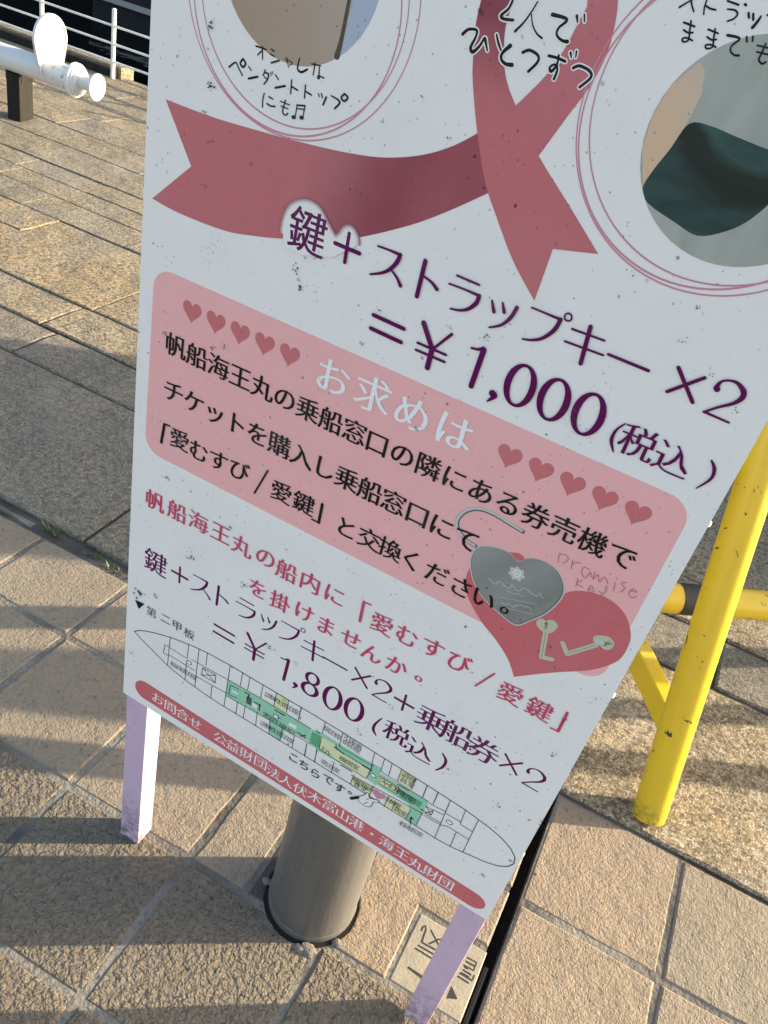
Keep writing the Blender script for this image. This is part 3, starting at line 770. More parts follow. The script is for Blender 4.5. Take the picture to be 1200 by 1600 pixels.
strokes('handwriting', [
    (ZC((370, 68), (440, 25), (520, -20)), [2.6, 2.0, 1.8]), (ZC((480, 10), (490, 60), (505, 108)), 2.2), (ZC((630, -10), (605, 70), (598, 135)), 2.0), (ZC((620, 55), (660, 80), (710, 92)), 2.4),
    (ZC((822, 8), (925, 45)), 2.6), (ZC((820, 85), (890, 95), (915, 130), (880, 175), (820, 198)), [2.0, 2.4, 2.4, 2.4, 2.2]), (ZC((985, 40), (995, 48)), 3.2),
    (ZC((1018, 122), (1022, 165)), 3.0), (ZC((1062, 130), (1062, 185)), 3.0), (ZC((1135, 152), (1100, 205), (1055, 258)), [2.4, 3.6, 4.2]), (ZC((1195, 140), (1240, 170), (1215, 240)), 2.6),
    (ZC((412, 210), (512, 248)), 2.6), (ZC((410, 280), (450, 305), (495, 305)), 2.4), (ZC((480, 195), (465, 300), (455, 375), (405, 392), (400, 362), (440, 355), (492, 380)), 2.2),
    (ZC((640, 275), (732, 312)), 2.4), (ZC((630, 345), (670, 372), (715, 370)), 2.4), (ZC((705, 270), (690, 370), (680, 440), (625, 455), (615, 425), (660, 418), (712, 442)), 2.2),
    (ZC((822, 330), (935, 360), (860, 430), (850, 480), (885, 515), (925, 520)), [3.6, 2.8, 2.2, 2.2, 2.4, 3.2]), (ZC((1000, 345), (1002, 390)), 2.6), (ZC((1060, 340), (1055, 385)), 2.4),
    (ZC((1180, 410), (1140, 500), (1115, 560), (1145, 598), (1180, 580)), 2.4), (ZC((1100, 425), (1230, 455)), 2.2), (ZC((1095, 485), (1215, 515)), 2.2)], 'black', 1.3)

# ---- rounded panels
LAY[0] = 0
def rbox(x0, x1, y0, y1, r, n=8, skew=0.0):
    out = []
    for c, a0 in (((x1 - r, y1 - r), 0), ((x0 + r, y1 - r), 90), ((x0 + r, y0 + r), 180), ((x1 - r, y0 + r), 270)):
        for i in range(n + 1):
            t = RAD(a0 + 90 * i / n); out.append(V2((c[0] + r * math.cos(t), c[1] + r * math.sin(t))))
    return [V2((p.x, p.y + skew * (p.x - x0))) for p in out]
area('pink_box', rbox(.0166, .6545, .4935, .7452, .0255, skew=-.0085), 'pink', raw=True)
def heart_pts(cx_, cz_, wd, h):
    out = []
    for i in range(40):
        t = 2 * math.pi * i / 40
        x = 16 * math.sin(t) ** 3; y = 13 * math.cos(t) - 5 * math.cos(2 * t) - 2 * math.cos(3 * t) - math.cos(4 * t)
        out.append(V2((cx_ + x / 32 * wd, cz_ + (y + 2.5) / 29 * h)))
    return out
for i in range(5): area('heart', heart_pts(.0724 + .03305 * i, .7080, .0262, .0268), 'heart', raw=True)
for i in range(5): area('heart', heart_pts(.4719 + .0344 * i, .7042, .0268, .0268), 'heart', raw=True)
ZK = Z(700, 750, 4)
area('big_heart', segs((True, ZK((412, 1230), (560, 1212), (700, 1200), (900, 1185), (1060, 1130), (1130, 1030), (1140, 940), (1100, 830), (1000, 740), (860, 695), (740, 705), (640, 780), (560, 740), (480, 490), (380, 450), (240, 440), (130, 560), (115, 700), (200, 870), (300, 1000), (375, 1120), (412, 1230)))), 'bar', raw=True)
# padlock picture
strokes('shackle_print', [(ZK((172, 412), (110, 370), (62, 300), (65, 240), (120, 192), (200, 182), (290, 215), (380, 270), (468, 322)), 6.5)], 'dkgrey')
strokes('shackle_print', [(ZK((166, 408), (104, 366), (58, 300), (61, 240), (118, 188), (200, 178), (290, 211), (380, 266), (462, 316)), 4.2)], 'ltgrey')
lockp = curve([bd(*p) for p in ZK((440, 505), (520, 485), (620, 512), (700, 580), (732, 680), (700, 760), (610, 840), (520, 880), (430, 910), (350, 860), (250, 770), (180, 680), (142, 580), (140, 480), (180, 420), (250, 410), (340, 430), (400, 465))])
area('padlock_print', lockp, 'ltgrey', raw=True)
cc = sum(lockp, V2((0, 0))) / len(lockp)
la, lb = bd(*ZK((200, 430))[0]), bd(*ZK((560, 860))[0])
INK['lock'] = ink('print_lock_metal', (.33, .325, .31), (.23, .22, .20), ((la.x, la.y), (lb.x, lb.y), [(0, .1), (.3, .75), (.55, .35), (.85, 1.0), (1, .6)]))
INK['lockrim'] = ink('print_lock_rim', (.16, .16, .15))
area('padlock_print', [cc + (p - cc) * .972 for p in lockp], 'lockrim', raw=True)
area('padlock_print', [cc + (p - cc) * .952 + V2((-.0004, .0004)) for p in lockp], 'lock', raw=True)
rc = bd(*ZK((430, 585))[0])
area('rose_print', [rc + V2((math.cos(t), math.sin(t))) * (.0085 + .0012 * math.cos(7 * t)) for t in [2 * math.pi * i / 56 for i in range(56)]], 'ltgrey', raw=True)
strokes('rose_print', [(ZK((405, 580), (430, 560), (455, 580), (440, 605), (415, 600), (425, 580), (445, 590)), 1.2)], 'white')
scr = []
random.seed(3)
for (x0, y0, x1, y1, n_, amp, wd) in ((250, 625, 600, 725, 26, 14, .9), (360, 690, 480, 728, 12, 5, .6), (320, 730, 560, 775, 3, 1, .6), (335, 765, 520, 805, 16, 10, .9), (330, 790, 530, 838, 3, 1, .6)):
    scr.append((ZK(*[(x0 + (x1 - x0) * i / n_ + random.uniform(-3, 3), y0 + (y1 - y0) * i / n_ + random.choice((-1, 1)) * random.uniform(.2, 1) * amp) for i in range(n_ + 1)]), wd))
strokes('lock_scribble', scr, 'ltgrey')
def key_print(bow, sh0, sh1, bit, hole):
    strokes('key_print', [(ZK(*bow), 18), (ZK(sh0, sh1), 7.5), (ZK(sh1, bit), 7)], 'brass')
    strokes('key_print', [(ZK(sh0, sh1), 1.2)], 'grey')
    strokes('key_print', [(ZK(*hole), 10 if hole[0][0] > 900 else 1.2)], 'ltgrey')
key_print([(590, 900), (618, 925), (648, 905)], (612, 950), (585, 1105), (650, 1120), [(575, 915), (618, 940), (660, 920)])
key_print([(945, 1000), (1000, 1010), (990, 1030)], (925, 1030), (745, 1085), (718, 1018), [(945, 1010), (958, 1015)])
strokes('handwriting', [
    (ZK((695, 460), (690, 515)), .9), (ZK((695, 460), (740, 470), (750, 500), (715, 520)), .9), (ZK((780, 500), (770, 555)), .9), (ZK((775, 530), (800, 515), (830, 520)), .9),
    (ZK((885, 560), (850, 545), (835, 580), (860, 610), (890, 575), (895, 605)), .9), (ZK((920, 575), (905, 620), (940, 590), (945, 635), (980, 605), (1000, 650)), .9), (ZK((1045, 640), (1035, 690)), .9), (ZK((1055, 612), (1058, 616)), 1.2),
    (ZK((1115, 640), (1085, 645), (1105, 675), (1080, 700)), .9), (ZK((1135, 690), (1180, 700), (1160, 680), (1130, 705), (1150, 735), (1180, 725)), .9),
    (ZK((812, 615), (800, 665)), .9), (ZK((840, 625), (805, 645), (845, 670)), .9), (ZK((880, 680), (910, 680), (895, 660), (875, 685), (895, 700), (915, 692)), .9), (ZK((940, 690), (965, 710)), .9), (ZK((990, 690), (965, 715), (940, 730)), .9)], 'heart', 1.5)

# ---- big price lines: rounded contrast strokes digitised once as unit glyphs, reused for the smaller line
ZD = Z(430, 300, 3); ZE = Z(560, 460, 3); ZF = Z(860, 480, 3.53)
G = {
    '+': [(ZD((283, 238), (397, 287)), 5.4), (ZD((350, 193), (328, 328)), 5.0)],
    'su': [(ZD((485, 252), (535, 270), (588, 293)), [2.8, 3.0, 4.6]), (ZD((588, 293), (575, 325), (545, 357), (505, 377), (447, 384)), [5.6, 6.2, 5.4, 4.0, 2.6]), (ZD((545, 362), (572, 400), (589, 438)), [2.6, 3.6, 5.2])],
    'to': [(ZD((706, 322), (666, 487)), 6.2), (ZD((694, 390), (735, 422), (760, 455)), [2.8, 3.8, 5.2])],
    'ra': [(ZD((855, 390), (958, 434)), 3.2), (ZD((818, 428), (890, 455), (958, 485)), [2.8, 3.0, 4.4]), (ZD((958, 485), (945, 518), (910, 545), (870, 553), (823, 545)), [5.6, 6.2, 5.0, 3.8, 2.6])],
    'tsu': [(ZD((1018, 507), (1027, 560)), [2.8, 5.0]), (ZD((1068, 518), (1075, 562)), [2.8, 5.0]), (ZD((1135, 540), (1105, 588), (1060, 622), (1005, 633)), [5.4, 5.4, 4.0, 2.6])],
    'pu': [(ZE((815, 60), (880, 87), (950, 116)), [2.8, 3.0, 4.4]), (ZE((950, 116), (920, 165), (865, 203), (815, 212), (770, 207)), [5.8, 6.0, 4.8, 3.8, 2.6]), (ZE(*[(985 + 17 * math.cos(t), 105 + 18 * math.sin(t)) for t in [2 * math.pi * i / 12 for i in range(13)]]), 2.4)],
    'ki': [(ZE((1003, 160), (1155, 215)), 3.2), (ZE((970, 218), (1148, 283)), 3.2), (ZE((1090, 150), (1043, 322)), 6.2)],
    'bar': [(ZF((322, 258), (542, 348)), [4.2, 4.6])],
    'x': [(ZF((707, 330), (785, 522)), 5.4), (ZF((645, 463), (852, 387)), 5.0)],
    '2': [(ZF((920, 450), (918, 438), (945, 408), (990, 402), (1035, 418), (1066, 462), (1058, 498), (1010, 528), (930, 548), (848, 575)), [8.5, 7.0, 3.4, 3.2, 5.0, 7.6, 7.4, 5.0, 3.8, 3.4]), (ZF((848, 574), (985, 634)), [3.8, 3.0])],
    '=': [(ZD((463, 575), (605, 640)), 5.4), (ZD((450, 637), (592, 703)), 5.4)],
    'yen': [(ZD((698, 612), (738, 735)), 6.8), (ZD((738, 732), (715, 822)), 7.2), (ZD((740, 735), (830, 665)), [3.4, 4.0]), (ZD((670, 705), (802, 762)), 3.6), (ZD((662, 738), (795, 795)), 3.6)],
    '1': [(ZD((980, 738), (920, 908)), [7.6, 7.4]), (ZD((922, 729), (952, 736), (978, 732)), [3.0, 3.6, 5.6])],
    ',': [(ZE((630, 462), (640, 475), (605, 499)), [9.5, 7.0, 2.0])],
}
def unit(key):
    """glyph as strokes in metres about its own centre"""
    out = []; xs = []; zs = []
    for pts, wd in G[key]:
        q = [bd(*p) for p in pts]; wd = wd if isinstance(wd, (list, tuple)) else [wd] * len(pts)
        s = bscale(*pts[0]); out.append((q, [x * s for x in wd])); xs += [p.x for p in q]; zs += [p.y for p in q]
    c = V2(((min(xs) + max(xs)) / 2, (min(zs) + max(zs)) / 2))
    return [([p - c for p in q], wd) for q, wd in out], c
def put(bm, y, key, c=None, k=1.0, kw=1.0, i0=[0]):
    st, c0 = unit(key); c = c0 if c is None else c
    for q, wd in st:
        i0[0] = (i0[0] + 1) % 12
        flat_stroke(bm, [c + p * k for p in q], [x * k * kw for x in wd], lambda p, o=y - i0[0] * 4e-6: (p.x, o, p.y))
def zero(bm, y, c, a, b_, wt=.0070, wn=.0032):
    A = []; B = []; n = 40
    for i in range(n):
        t = 2 * math.pi * i / n
        A.append(bm.verts.new((c.x + a * math.cos(t), y, c.y + b_ * math.sin(t)))); B.append(bm.verts.new((c.x + (a - wt) * math.cos(t), y, c.y + (b_ - wn) * math.sin(t))))
    for i in range(n): j = (i + 1) % n; bm.faces.new((A[i], A[j], B[j], B[i]))
LAY[0] = 66
# soft white glow printed behind the first characters
TOP = curve([bd(*p) for p in ((443, 384), (445, 351), (456, 325), (478, 317), (497, 327), (510, 350), (523, 372), (533, 369), (541, 359), (549, 359), (556, 371), (557, 383))], False, 5)
def off_top(d):
    out = []
    for i_, p in enumerate(TOP):
        t = (TOP[min(i_ + 1, len(TOP) - 1)] - TOP[max(i_ - 1, 0)]).normalized(); out.append(p + V2((-t.y, t.x)) * d)
    return out
STEPS = 7
for q in range(STEPS):
    f = (q + .5) / STEPS; A_ = off_top(.0048 * (1 - q / STEPS)); B_ = off_top(.0048 * (1 - (q + 1) / STEPS))
    INK['glow%d' % q] = ink('print_glow', tuple(a_ + (b_ - a_) * f for a_, b_ in zip((.36, .085, .10), (.84, .82, .795))), dirt=.4)
    bm = bmesh.new(); yy = lay()
    va = [bm.verts.new((p.x, yy, max(p.y, .8362 - .02 * (p.x - .18)))) for p in A_]; vb = [bm.verts.new((p.x, yy, max(p.y, .8362 - .02 * (p.x - .18)) - 1e-6)) for p in B_]
    for i_ in range(len(va) - 1):
        try: bm.faces.new((va[i_], va[i_ + 1], vb[i_ + 1], vb[i_]))
        except ValueError: pass
    bobj('glow_print', bm, 'glow%d' % q)
area('glow_print', list(TOP) + [bd(556, 385), bd(520, 402), bd(470, 398)], 'white', raw=True)
bm = bmesh.new(); y = lay()
for key in ('+', 'su', 'to', 'ra', 'tsu', 'pu', 'ki', 'bar', 'x', '2', '=', 'yen', '1', ','): put(bm, y, key, None, 1.0, 1.18)
for u_ in (.4586, .494, .5296): zero(bm, y, V2((u_, .783)), .0162, .0232)
bobj('price_lettering', bm, 'purple'); lay(); lay()
text('price_lettering', [('鍵', (481.5, 362))], .0475, 'purple', sx=.95, dx=.014, dy=.002)
strokes('price_lettering', [(ZF((415, 640), (365, 675), (338, 730), (348, 795)), [2.2, 4.0, 6.0, 2.2]), (ZF((890, 843), (905, 890), (885, 945), (805, 996)), [3.0, 6.0, 4.6, 2.0])], 'purple')
text('price_lettering', [('税', (997, 691)), ('込', (1052, 717))], .0365, 'purple', dx=.012, dy=-.010)
# smaller price line
LAY[0] = 0
bm = bmesh.new(); y = lay()
ZG = Z(200, 740, 3); ZH = Z(500, 860, 3); ZI = Z(200, 960, 4); ZJ = Z(400, 1080, 4)
kk = .97
base = None
for key, px in (('+', ZG((243, 475))[0]), ('su', ZG((342, 530))[0]), ('to', ZG((445, 585))[0]), ('ra', ZG((548, 637))[0]), ('tsu', ZG((655, 707))[0]), ('pu', ZG((768, 748))[0]), ('ki', ZG((868, 830))[0]), ('bar', ZH((70, 530))[0]), ('x', ZH((193, 598))[0]), ('2', ZH((290, 655))[0]),
                ('+', ZH((395, 714))[0]), ('x', ZH((895, 1003))[0]), ('2', ZH((1003, 1072))[0])):
    put(bm, y, key, bd(*px), kk, 1.12)
for key, px in (('=', ZG((450, 750))[0]), ('yen', ZI((793, 215))[0]), ('1', ZI((968, 335))[0]), (',', ZI((1040, 450))[0])):
    put(bm, y, key, bd(*px), 1.0 if key != '=' else .97, 1.05)
for px in (ZJ((478, 45))[0], ZJ((612, 115))[0]): zero(bm, y, bd(*px), .0158, .0232, .0068, .0032)
c8 = bd(*ZI((1143, 437))[0])
zero(bm, y - 1e-5, c8 + V2((.0005, .0115)), .0120, .0118, .0054, .0030); zero(bm, y - 2e-5, c8 + V2((0, -.0105)), .0148, .0128, .0066, .0032)
bobj('price_lettering', bm, 'purple'); lay(); lay()
text('price_lettering', [('鍵', ZG((130, 417))[0])], .0455, 'purple', sx=.92, dx=.014, dy=-.002)
text('price_lettering', [('乗', ZH((520, 795))[0]), ('船', ZH((640, 862))[0]), ('券', ZH((765, 937))[0])], .0455, 'purple', dx=.018, dy=-.010)
text('price_lettering', [('税', ZH((358, 858))[0]), ('込', ZH((468, 938))[0])], .0405, 'purple', dx=.016, dy=-.010)
strokes('price_lettering', [(ZH((290, 787), (258, 815), (250, 840), (262, 866)), [1.6, 3.4, 4.4, 2.0]), (ZH((575, 952), (590, 985), (575, 1015), (542, 1030)), [2.2, 4.4, 3.6, 1.8])], 'purple')

# ---- set text
LAY[0] = 45
ZL = Z(200, 400, 2.4); ZM = Z(650, 400, 2.182); ZN = Z(560, 1180, 4.444)
text('heading', [('お', ZL((773, 455))[0]), ('求', ZL((920, 520))[0]), ('め', ZL((1066, 592))[0]), ('は', ZE((455, 645))[0])], .0455, 'palewhite', dx=.018, dy=-.004)
text('body_lettering', [('帆船海王丸の乗船窓', ZL((180, 338))[0], ZL((850, 660))[0]), ('口の隣にある券売機で', ZL((935, 702))[0], ZM((703, 1022))[0])], .0315, 'black', dx=.017, dy=.0)
text('body_lettering', [('チケットを購入し乗船窓口にて', ZL((172, 510))[0], ZM((172, 965))[0])], .0325, 'black', dx=.017, dy=.0)
text('body_lettering', [('愛', (281, 687)), ('む', (311, 705)), ('す', (342, 720)), ('び', (375, 735)), ('愛', (440, 769)), ('鍵', (475, 786)), ('と', (542, 825)), ('交', (577, 842)), ('換', (610, 858)), ('く', (642, 875)), ('だ', (683, 897)), ('さ', (721, 917)), ('い', (756, 936)), ('。', (788, 953))], .0315, 'black', dx=.017, dy=.0)
text('red_lettering', [('帆', (243, 783)), ('船', (277, 799)), ('海', (310, 815)), ('王', (345, 833)), ('丸', (378, 853)), ('の', (415, 872)), ('船', (448, 892)), ('内', (485, 910)), ('に', (523, 930)), ('愛', (597, 975)), ('む', (636, 994)), ('す', (677, 1013)), ('び', (718, 1035)), ('愛', (798, 1084)), ('鍵', (843, 1108))], .034, 'crimson', sx=.98, dx=.017, dy=-.006)
text('red_lettering', [('を', (403, 920)), ('掛', (438, 940)), ('け', (476, 957)), ('ま', (510, 978)), ('せ', (548, 998)), ('ん', (581, 1021)), ('か', (620, 1040)), ('。', (654, 1060))], .033, 'crimson', sx=.98, dx=.017, dy=-.006)
strokes('body_lettering', [([(419, 735), (398, 770)], 2.6), (ZL((138, 630), (126, 698)), 4.2), (ZL((138, 629), (158, 637)), 2.4), (ZL((730, 930), (716, 999)), 4.2), (ZL((716, 999), (690, 986)), 2.4)], 'black', smooth=False)
strokes('red_lettering', [([(773, 1052), (743, 1071)], 2.6), (ZH((207, 240), (188, 330)), 4.2), (ZH((207, 240), (240, 254)), 2.4), (ZH((1160, 760), (1116, 846)), 4.2), (ZH((1116, 846), (1080, 830)), 2.2)], 'crimson', smooth=False)
area('arrow_print', ZG((35, 590), (78, 610), (52, 633)), 'black')
text('deck_title', [('第', (237, 956)), ('二', (259, 967)), ('甲', (277, 978)), ('板', (296, 990))], .0205, 'black', dx=-.004, dy=-.012)

# ---- ship plan
LAY[0] = 0
ink_plan = []
up = ZI((42, 105), (70, 100), (110, 103), (170, 116), (265, 142), (380, 187), (445, 215), (497, 240), (640, 318), (763, 392), (845, 440), (930, 490), (1005, 535), (1083, 580)) + ZJ((435, 192), (545, 258), (743, 382), (852, 450), (1000, 543), (1140, 632)) + ZN((640, 312), (745, 380), (835, 447), (920, 510), (1000, 580), (1060, 650), (1088, 710), (1080, 752), (1040, 772), (970, 768), (880, 740), (780, 695), (725, 672), (637, 632), (530, 573), (400, 490), (235, 385)) + ZJ((590, 580), (440, 487), (300, 400), (150, 308), (0, 217)) + ZI((950, 790), (798, 695), (675, 620), (600, 575), (517, 522), (418, 452), (357, 408), (247, 318), (140, 210), (80, 150), (42, 105))
def poly(name, pts, inkname): area(name, pts, inkname)
gs = [ZI((628, 408), (850, 535), (1000, 625), (1145, 712), (1140, 800), (985, 715), (950, 790), (880, 745), (888, 665), (610, 505)),
      ZJ((350, 240), (410, 258), (550, 345), (725, 452), (780, 478), (770, 510), (1080, 690), (1045, 760), (690, 545), (385, 370), (330, 325)), ZJ((690, 545), (735, 455), (785, 480), (750, 590)),
      ZJ((960, 705), (1040, 755), (1000, 838), (932, 800))]
for g_ in gs: poly('deck_area', g_, 'green')
poly('deck_area', ZI((1150, 737), (1200, 768), (1200, 840), (1135, 800)), 'dkgreen'); poly('deck_area', ZJ((352, 252), (405, 280), (388, 355), (340, 322)), 'dkgreen')
poly('deck_area', ZJ((905, 620), (990, 668), (975, 710), (895, 660)), 'dkgreen'); poly('deck_area', ZJ((1000, 672), (1040, 695), (1022, 728), (985, 705)), 'dkgreen')
for q in (ZI((928, 490), (1005, 535), (990, 612), (915, 570)), ZJ((125, 12), (205, 58), (190, 135), (112, 92)), ZJ((410, 285), (500, 335), (490, 360), (710, 490), (690, 545), (395, 362)), ZJ((770, 530), (895, 602), (880, 640), (760, 568)),
          ZJ((912, 487), (1000, 543), (970, 612), (885, 560)), ZJ((608, 522), (735, 597), (718, 645), (595, 580)), ZJ((830, 655), (968, 738), (935, 800), (800, 720))): poly('deck_area', q, 'cream')
poly('deck_area', ZI((650, 470), (690, 492), (685, 503), (647, 482)), 'white'); poly('deck_area', ZI((780, 550), (810, 568), (805, 590), (775, 572)), 'white')
poly('deck_area', ZI((1010, 672), (1055, 697), (1048, 718), (1003, 692)), 'white'); poly('deck_area', ZI((745, 510), (775, 525), (770, 570), (738, 552)), 'dkgrey')
W1, W2 = 1.15, .8
plan = [(up, 1.35)]
def S(zf, wd, *pairs):
    for a, b_ in pairs: plan.append((zf(a, b_), wd))
S(ZI, W2, ((265, 142), (247, 318)), ((380, 187), (370, 275)), ((445, 215), (418, 452)), ((497, 240), (488, 318)), ((640, 318), (600, 575)), ((718, 362), (703, 445)), ((763, 392), (748, 470)), ((845, 440), (830, 520)), ((930, 490), (912, 572)), ((1005, 535), (990, 612)), ((1083, 580), (1065, 660)),
  ((232, 190), (222, 240)), ((222, 240), (250, 255)), ((232, 190), (258, 203)), ((262, 208), (365, 272)), ((258, 252), (420, 352)), ((400, 282), (625, 408)), ((425, 385), (615, 492)), ((365, 300), (357, 408)), ((525, 447), (517, 522)), ((685, 545), (675, 620)), ((733, 572), (720, 648)), ((808, 610), (798, 695)), ((888, 660), (880, 745)), ((965, 712), (950, 790)), ((1040, 760), (1025, 835)), ((1118, 808), (1105, 885)), ((1180, 840), (1168, 920)),
  ((628, 408), (850, 535)), ((610, 505), (888, 662)), ((850, 535), (1145, 715)), ((888, 662), (1140, 810)),
  ((468, 332), (550, 380)), ((550, 380), (545, 427)), ((545, 427), (460, 378)), ((460, 378), (468, 332)), ((468, 332), (545, 427)), ((550, 380), (460, 378)),
  ((640, 440), (690, 465)), ((640, 440), (630, 500)), ((630, 500), (685, 522)), ((690, 465), (688, 470)))
S(ZI, 1.4, ((730, 485), (760, 500)), ((760, 500), (745, 530)), ((790, 545), (830, 570)), ((825, 560), (820, 600)), ((920, 595), (975, 630)), ((1060, 735), (1110, 770)), ((1080, 760), (1110, 755)))
S(ZJ, W2, ((435, 192), (415, 260)), ((545, 258), (520, 345)), ((520, 345), (720, 460)), ((500, 330), (505, 360)), ((505, 360), (720, 490)), ((743, 382), (720, 470)), ((805, 420), (780, 500)), ((852, 450), (830, 525)), ((912, 487), (885, 560)), ((1000, 543), (970, 612)), ((1070, 587), (1042, 660)), ((1140, 632), (1110, 700)), ((780, 500), (1080, 690)), ((285, 103), (265, 180)), ((410, 285), (395, 362)), ((395, 362), (690, 545)), ((690, 545), (735, 455)), ((600, 525), (1045, 765)),
  ((318, 325), (303, 400)), ((382, 368), (365, 440)), ((488, 440), (470, 510)), ((612, 520), (590, 580)), ((735, 590), (710, 650)), ((830, 655), (800, 720)), ((870, 690), (848, 745)), ((968, 738), (935, 800)), ((1040, 760), (1000, 838)), ((770, 530), (895, 602)), ((895, 602), (880, 640)), ((880, 640), (760, 568)), ((905, 620), (990, 668)), ((985, 705), (1000, 672)))
S(ZJ, 1.4, ((380, 245), (400, 262)), ((490, 345), (550, 390)), ((665, 460), (725, 497)), ((530, 460), (600, 500)), ((890, 580), (955, 620)), ((1030, 735), (1045, 745)), ((965, 830), (972, 785)), ((962, 800), (972, 785)), ((985, 800), (972, 785)), ((120, 115), (180, 150)))
S(ZN, W2, ((480, 205), (448, 290)), ((553, 260), (520, 335)), ((640, 312), (530, 573)), ((745, 380), (708, 475)), ((835, 447), (725, 672)), ((490, 330), (605, 390)), ((520, 375), (590, 412)), ((605, 400), (710, 460)), ((708, 478), (790, 528)), ((465, 405), (575, 470)), ((455, 415), (570, 482)), ((570, 482), (620, 492)), ((620, 492), (765, 582)), ((680, 535), (637, 632)),
  ((470, 350), (520, 385)), ((520, 385), (505, 415)), ((505, 415), (455, 385)), ((470, 350), (505, 415)), ((520, 385), (460, 400)))
strokes('plan_lines', plan, 'black', smooth=False)
for zf, c_ in ((ZI, (383, 300)), (ZI, (928, 638)), (ZJ, (125, 157)), (ZJ, (733, 525)), (ZN, (632, 465))):
    p = bd(*zf(c_)[0]); area('plan_circle', circ(p, .0042, 16, 1.2), 'black', raw=True); area('plan_circle', circ(p, .0033, 16, 1.2), 'white', raw=True)
SM = dict(dx=-.004, dy=-.014)
for s_, a, b_ in (('船員宿泊室', (271, 1038), (304, 1058)), ('訓練生宿泊室', (419, 1086), (463, 1112)), ('訓練生宿泊室', (412, 1131), (455, 1157)), ('実習生居住区', (416, 1117), (458, 1145)), ('宿泊室', (511, 1139), (529, 1151)), ('引率者', (543, 1154), (561, 1166)), ('宿泊室', (541, 1160), (559, 1172)),
                 ('宿泊室', (507, 1191), (526, 1203)), ('機関室', (536, 1186), (556, 1198)), ('上ル', (505, 1169), (513, 1175)), ('調理', (634, 1211), (645, 1218)), ('員室', (631, 1219), (643, 1226)), ('ジャイロ室', (596, 1219), (621, 1234)), ('展示室', (628, 1239), (643, 1249)), ('機関部', (557, 1219), (576, 1231)), ('食堂', (558, 1226), (569, 1232)), ('治療室', (607, 1249), (622, 1258)), ('病室', (621, 1265), (631, 1271)), ('看護長室', (629, 1287), (656, 1303))):
    text('plan_label', [(s_, a, b_)], .0120, 'black', **SM)
text('note_lettering', [('こ', (459, 1184)), ('ち', (475, 1195)), ('ら', (493, 1208)), ('で', (513, 1218)), ('す', (531, 1231)), ('。', (547, 1238))], .0215, 'black', dx=.006, dy=.002)
# small heart and pointing hand on the plan
hc = bd(*ZJ((765, 650))[0]); area('heart', heart_pts(hc.x, hc.y, .0215, .018), 'line', raw=True)
hand = ZJ((645, 655), (680, 645), (690, 632), (705, 640), (715, 665), (765, 680), (768, 692), (735, 690), (722, 715), (690, 718), (655, 695), (640, 675))
area('hand_print', hand, 'white', True); strokes('hand_print', [(hand + hand[:1], .9)], 'black'); strokes('hand_print', [(ZJ((595, 668), (640, 660)), 4.2), (ZJ((690, 675), (715, 665)), .8), (ZJ((675, 700), (700, 690)), .8)], 'black')
# bottom bar
LAY[0] = 0
def barp(u_): return .0365 - .0305 * (u_ - .02) / .65
r_ = .0205; out = []
for i in range(13): t = RAD(90 + 180 * i / 12); out.append(V2((.0432 + r_ * math.cos(t), barp(.043) + r_ * math.sin(t))))
for i in range(13): t = RAD(-90 + 180 * i / 12); out.append(V2((.6415 + r_ * math.cos(t), barp(.64) + .001 + r_ * .85 * math.sin(t))))
area('bottom_bar', out, 'bar', raw=True)
text('bar_lettering', [(c_, p) for c_, p in zip('お問合せ公益財団法人伏木富山港・海王丸財団', ((247, 1092), (266, 1105), (285, 1116), (305, 1130), (344, 1154), (364, 1166), (385, 1179), (407, 1192), (427, 1207), (447, 1220), (469, 1234), (492, 1246), (514, 1259), (535, 1273), (557, 1287), (581, 1303), (604, 1318), (628, 1334), (650, 1350), (673, 1364), (697, 1380)))], .0265, 'palewhite', dx=.006, dy=-.012)

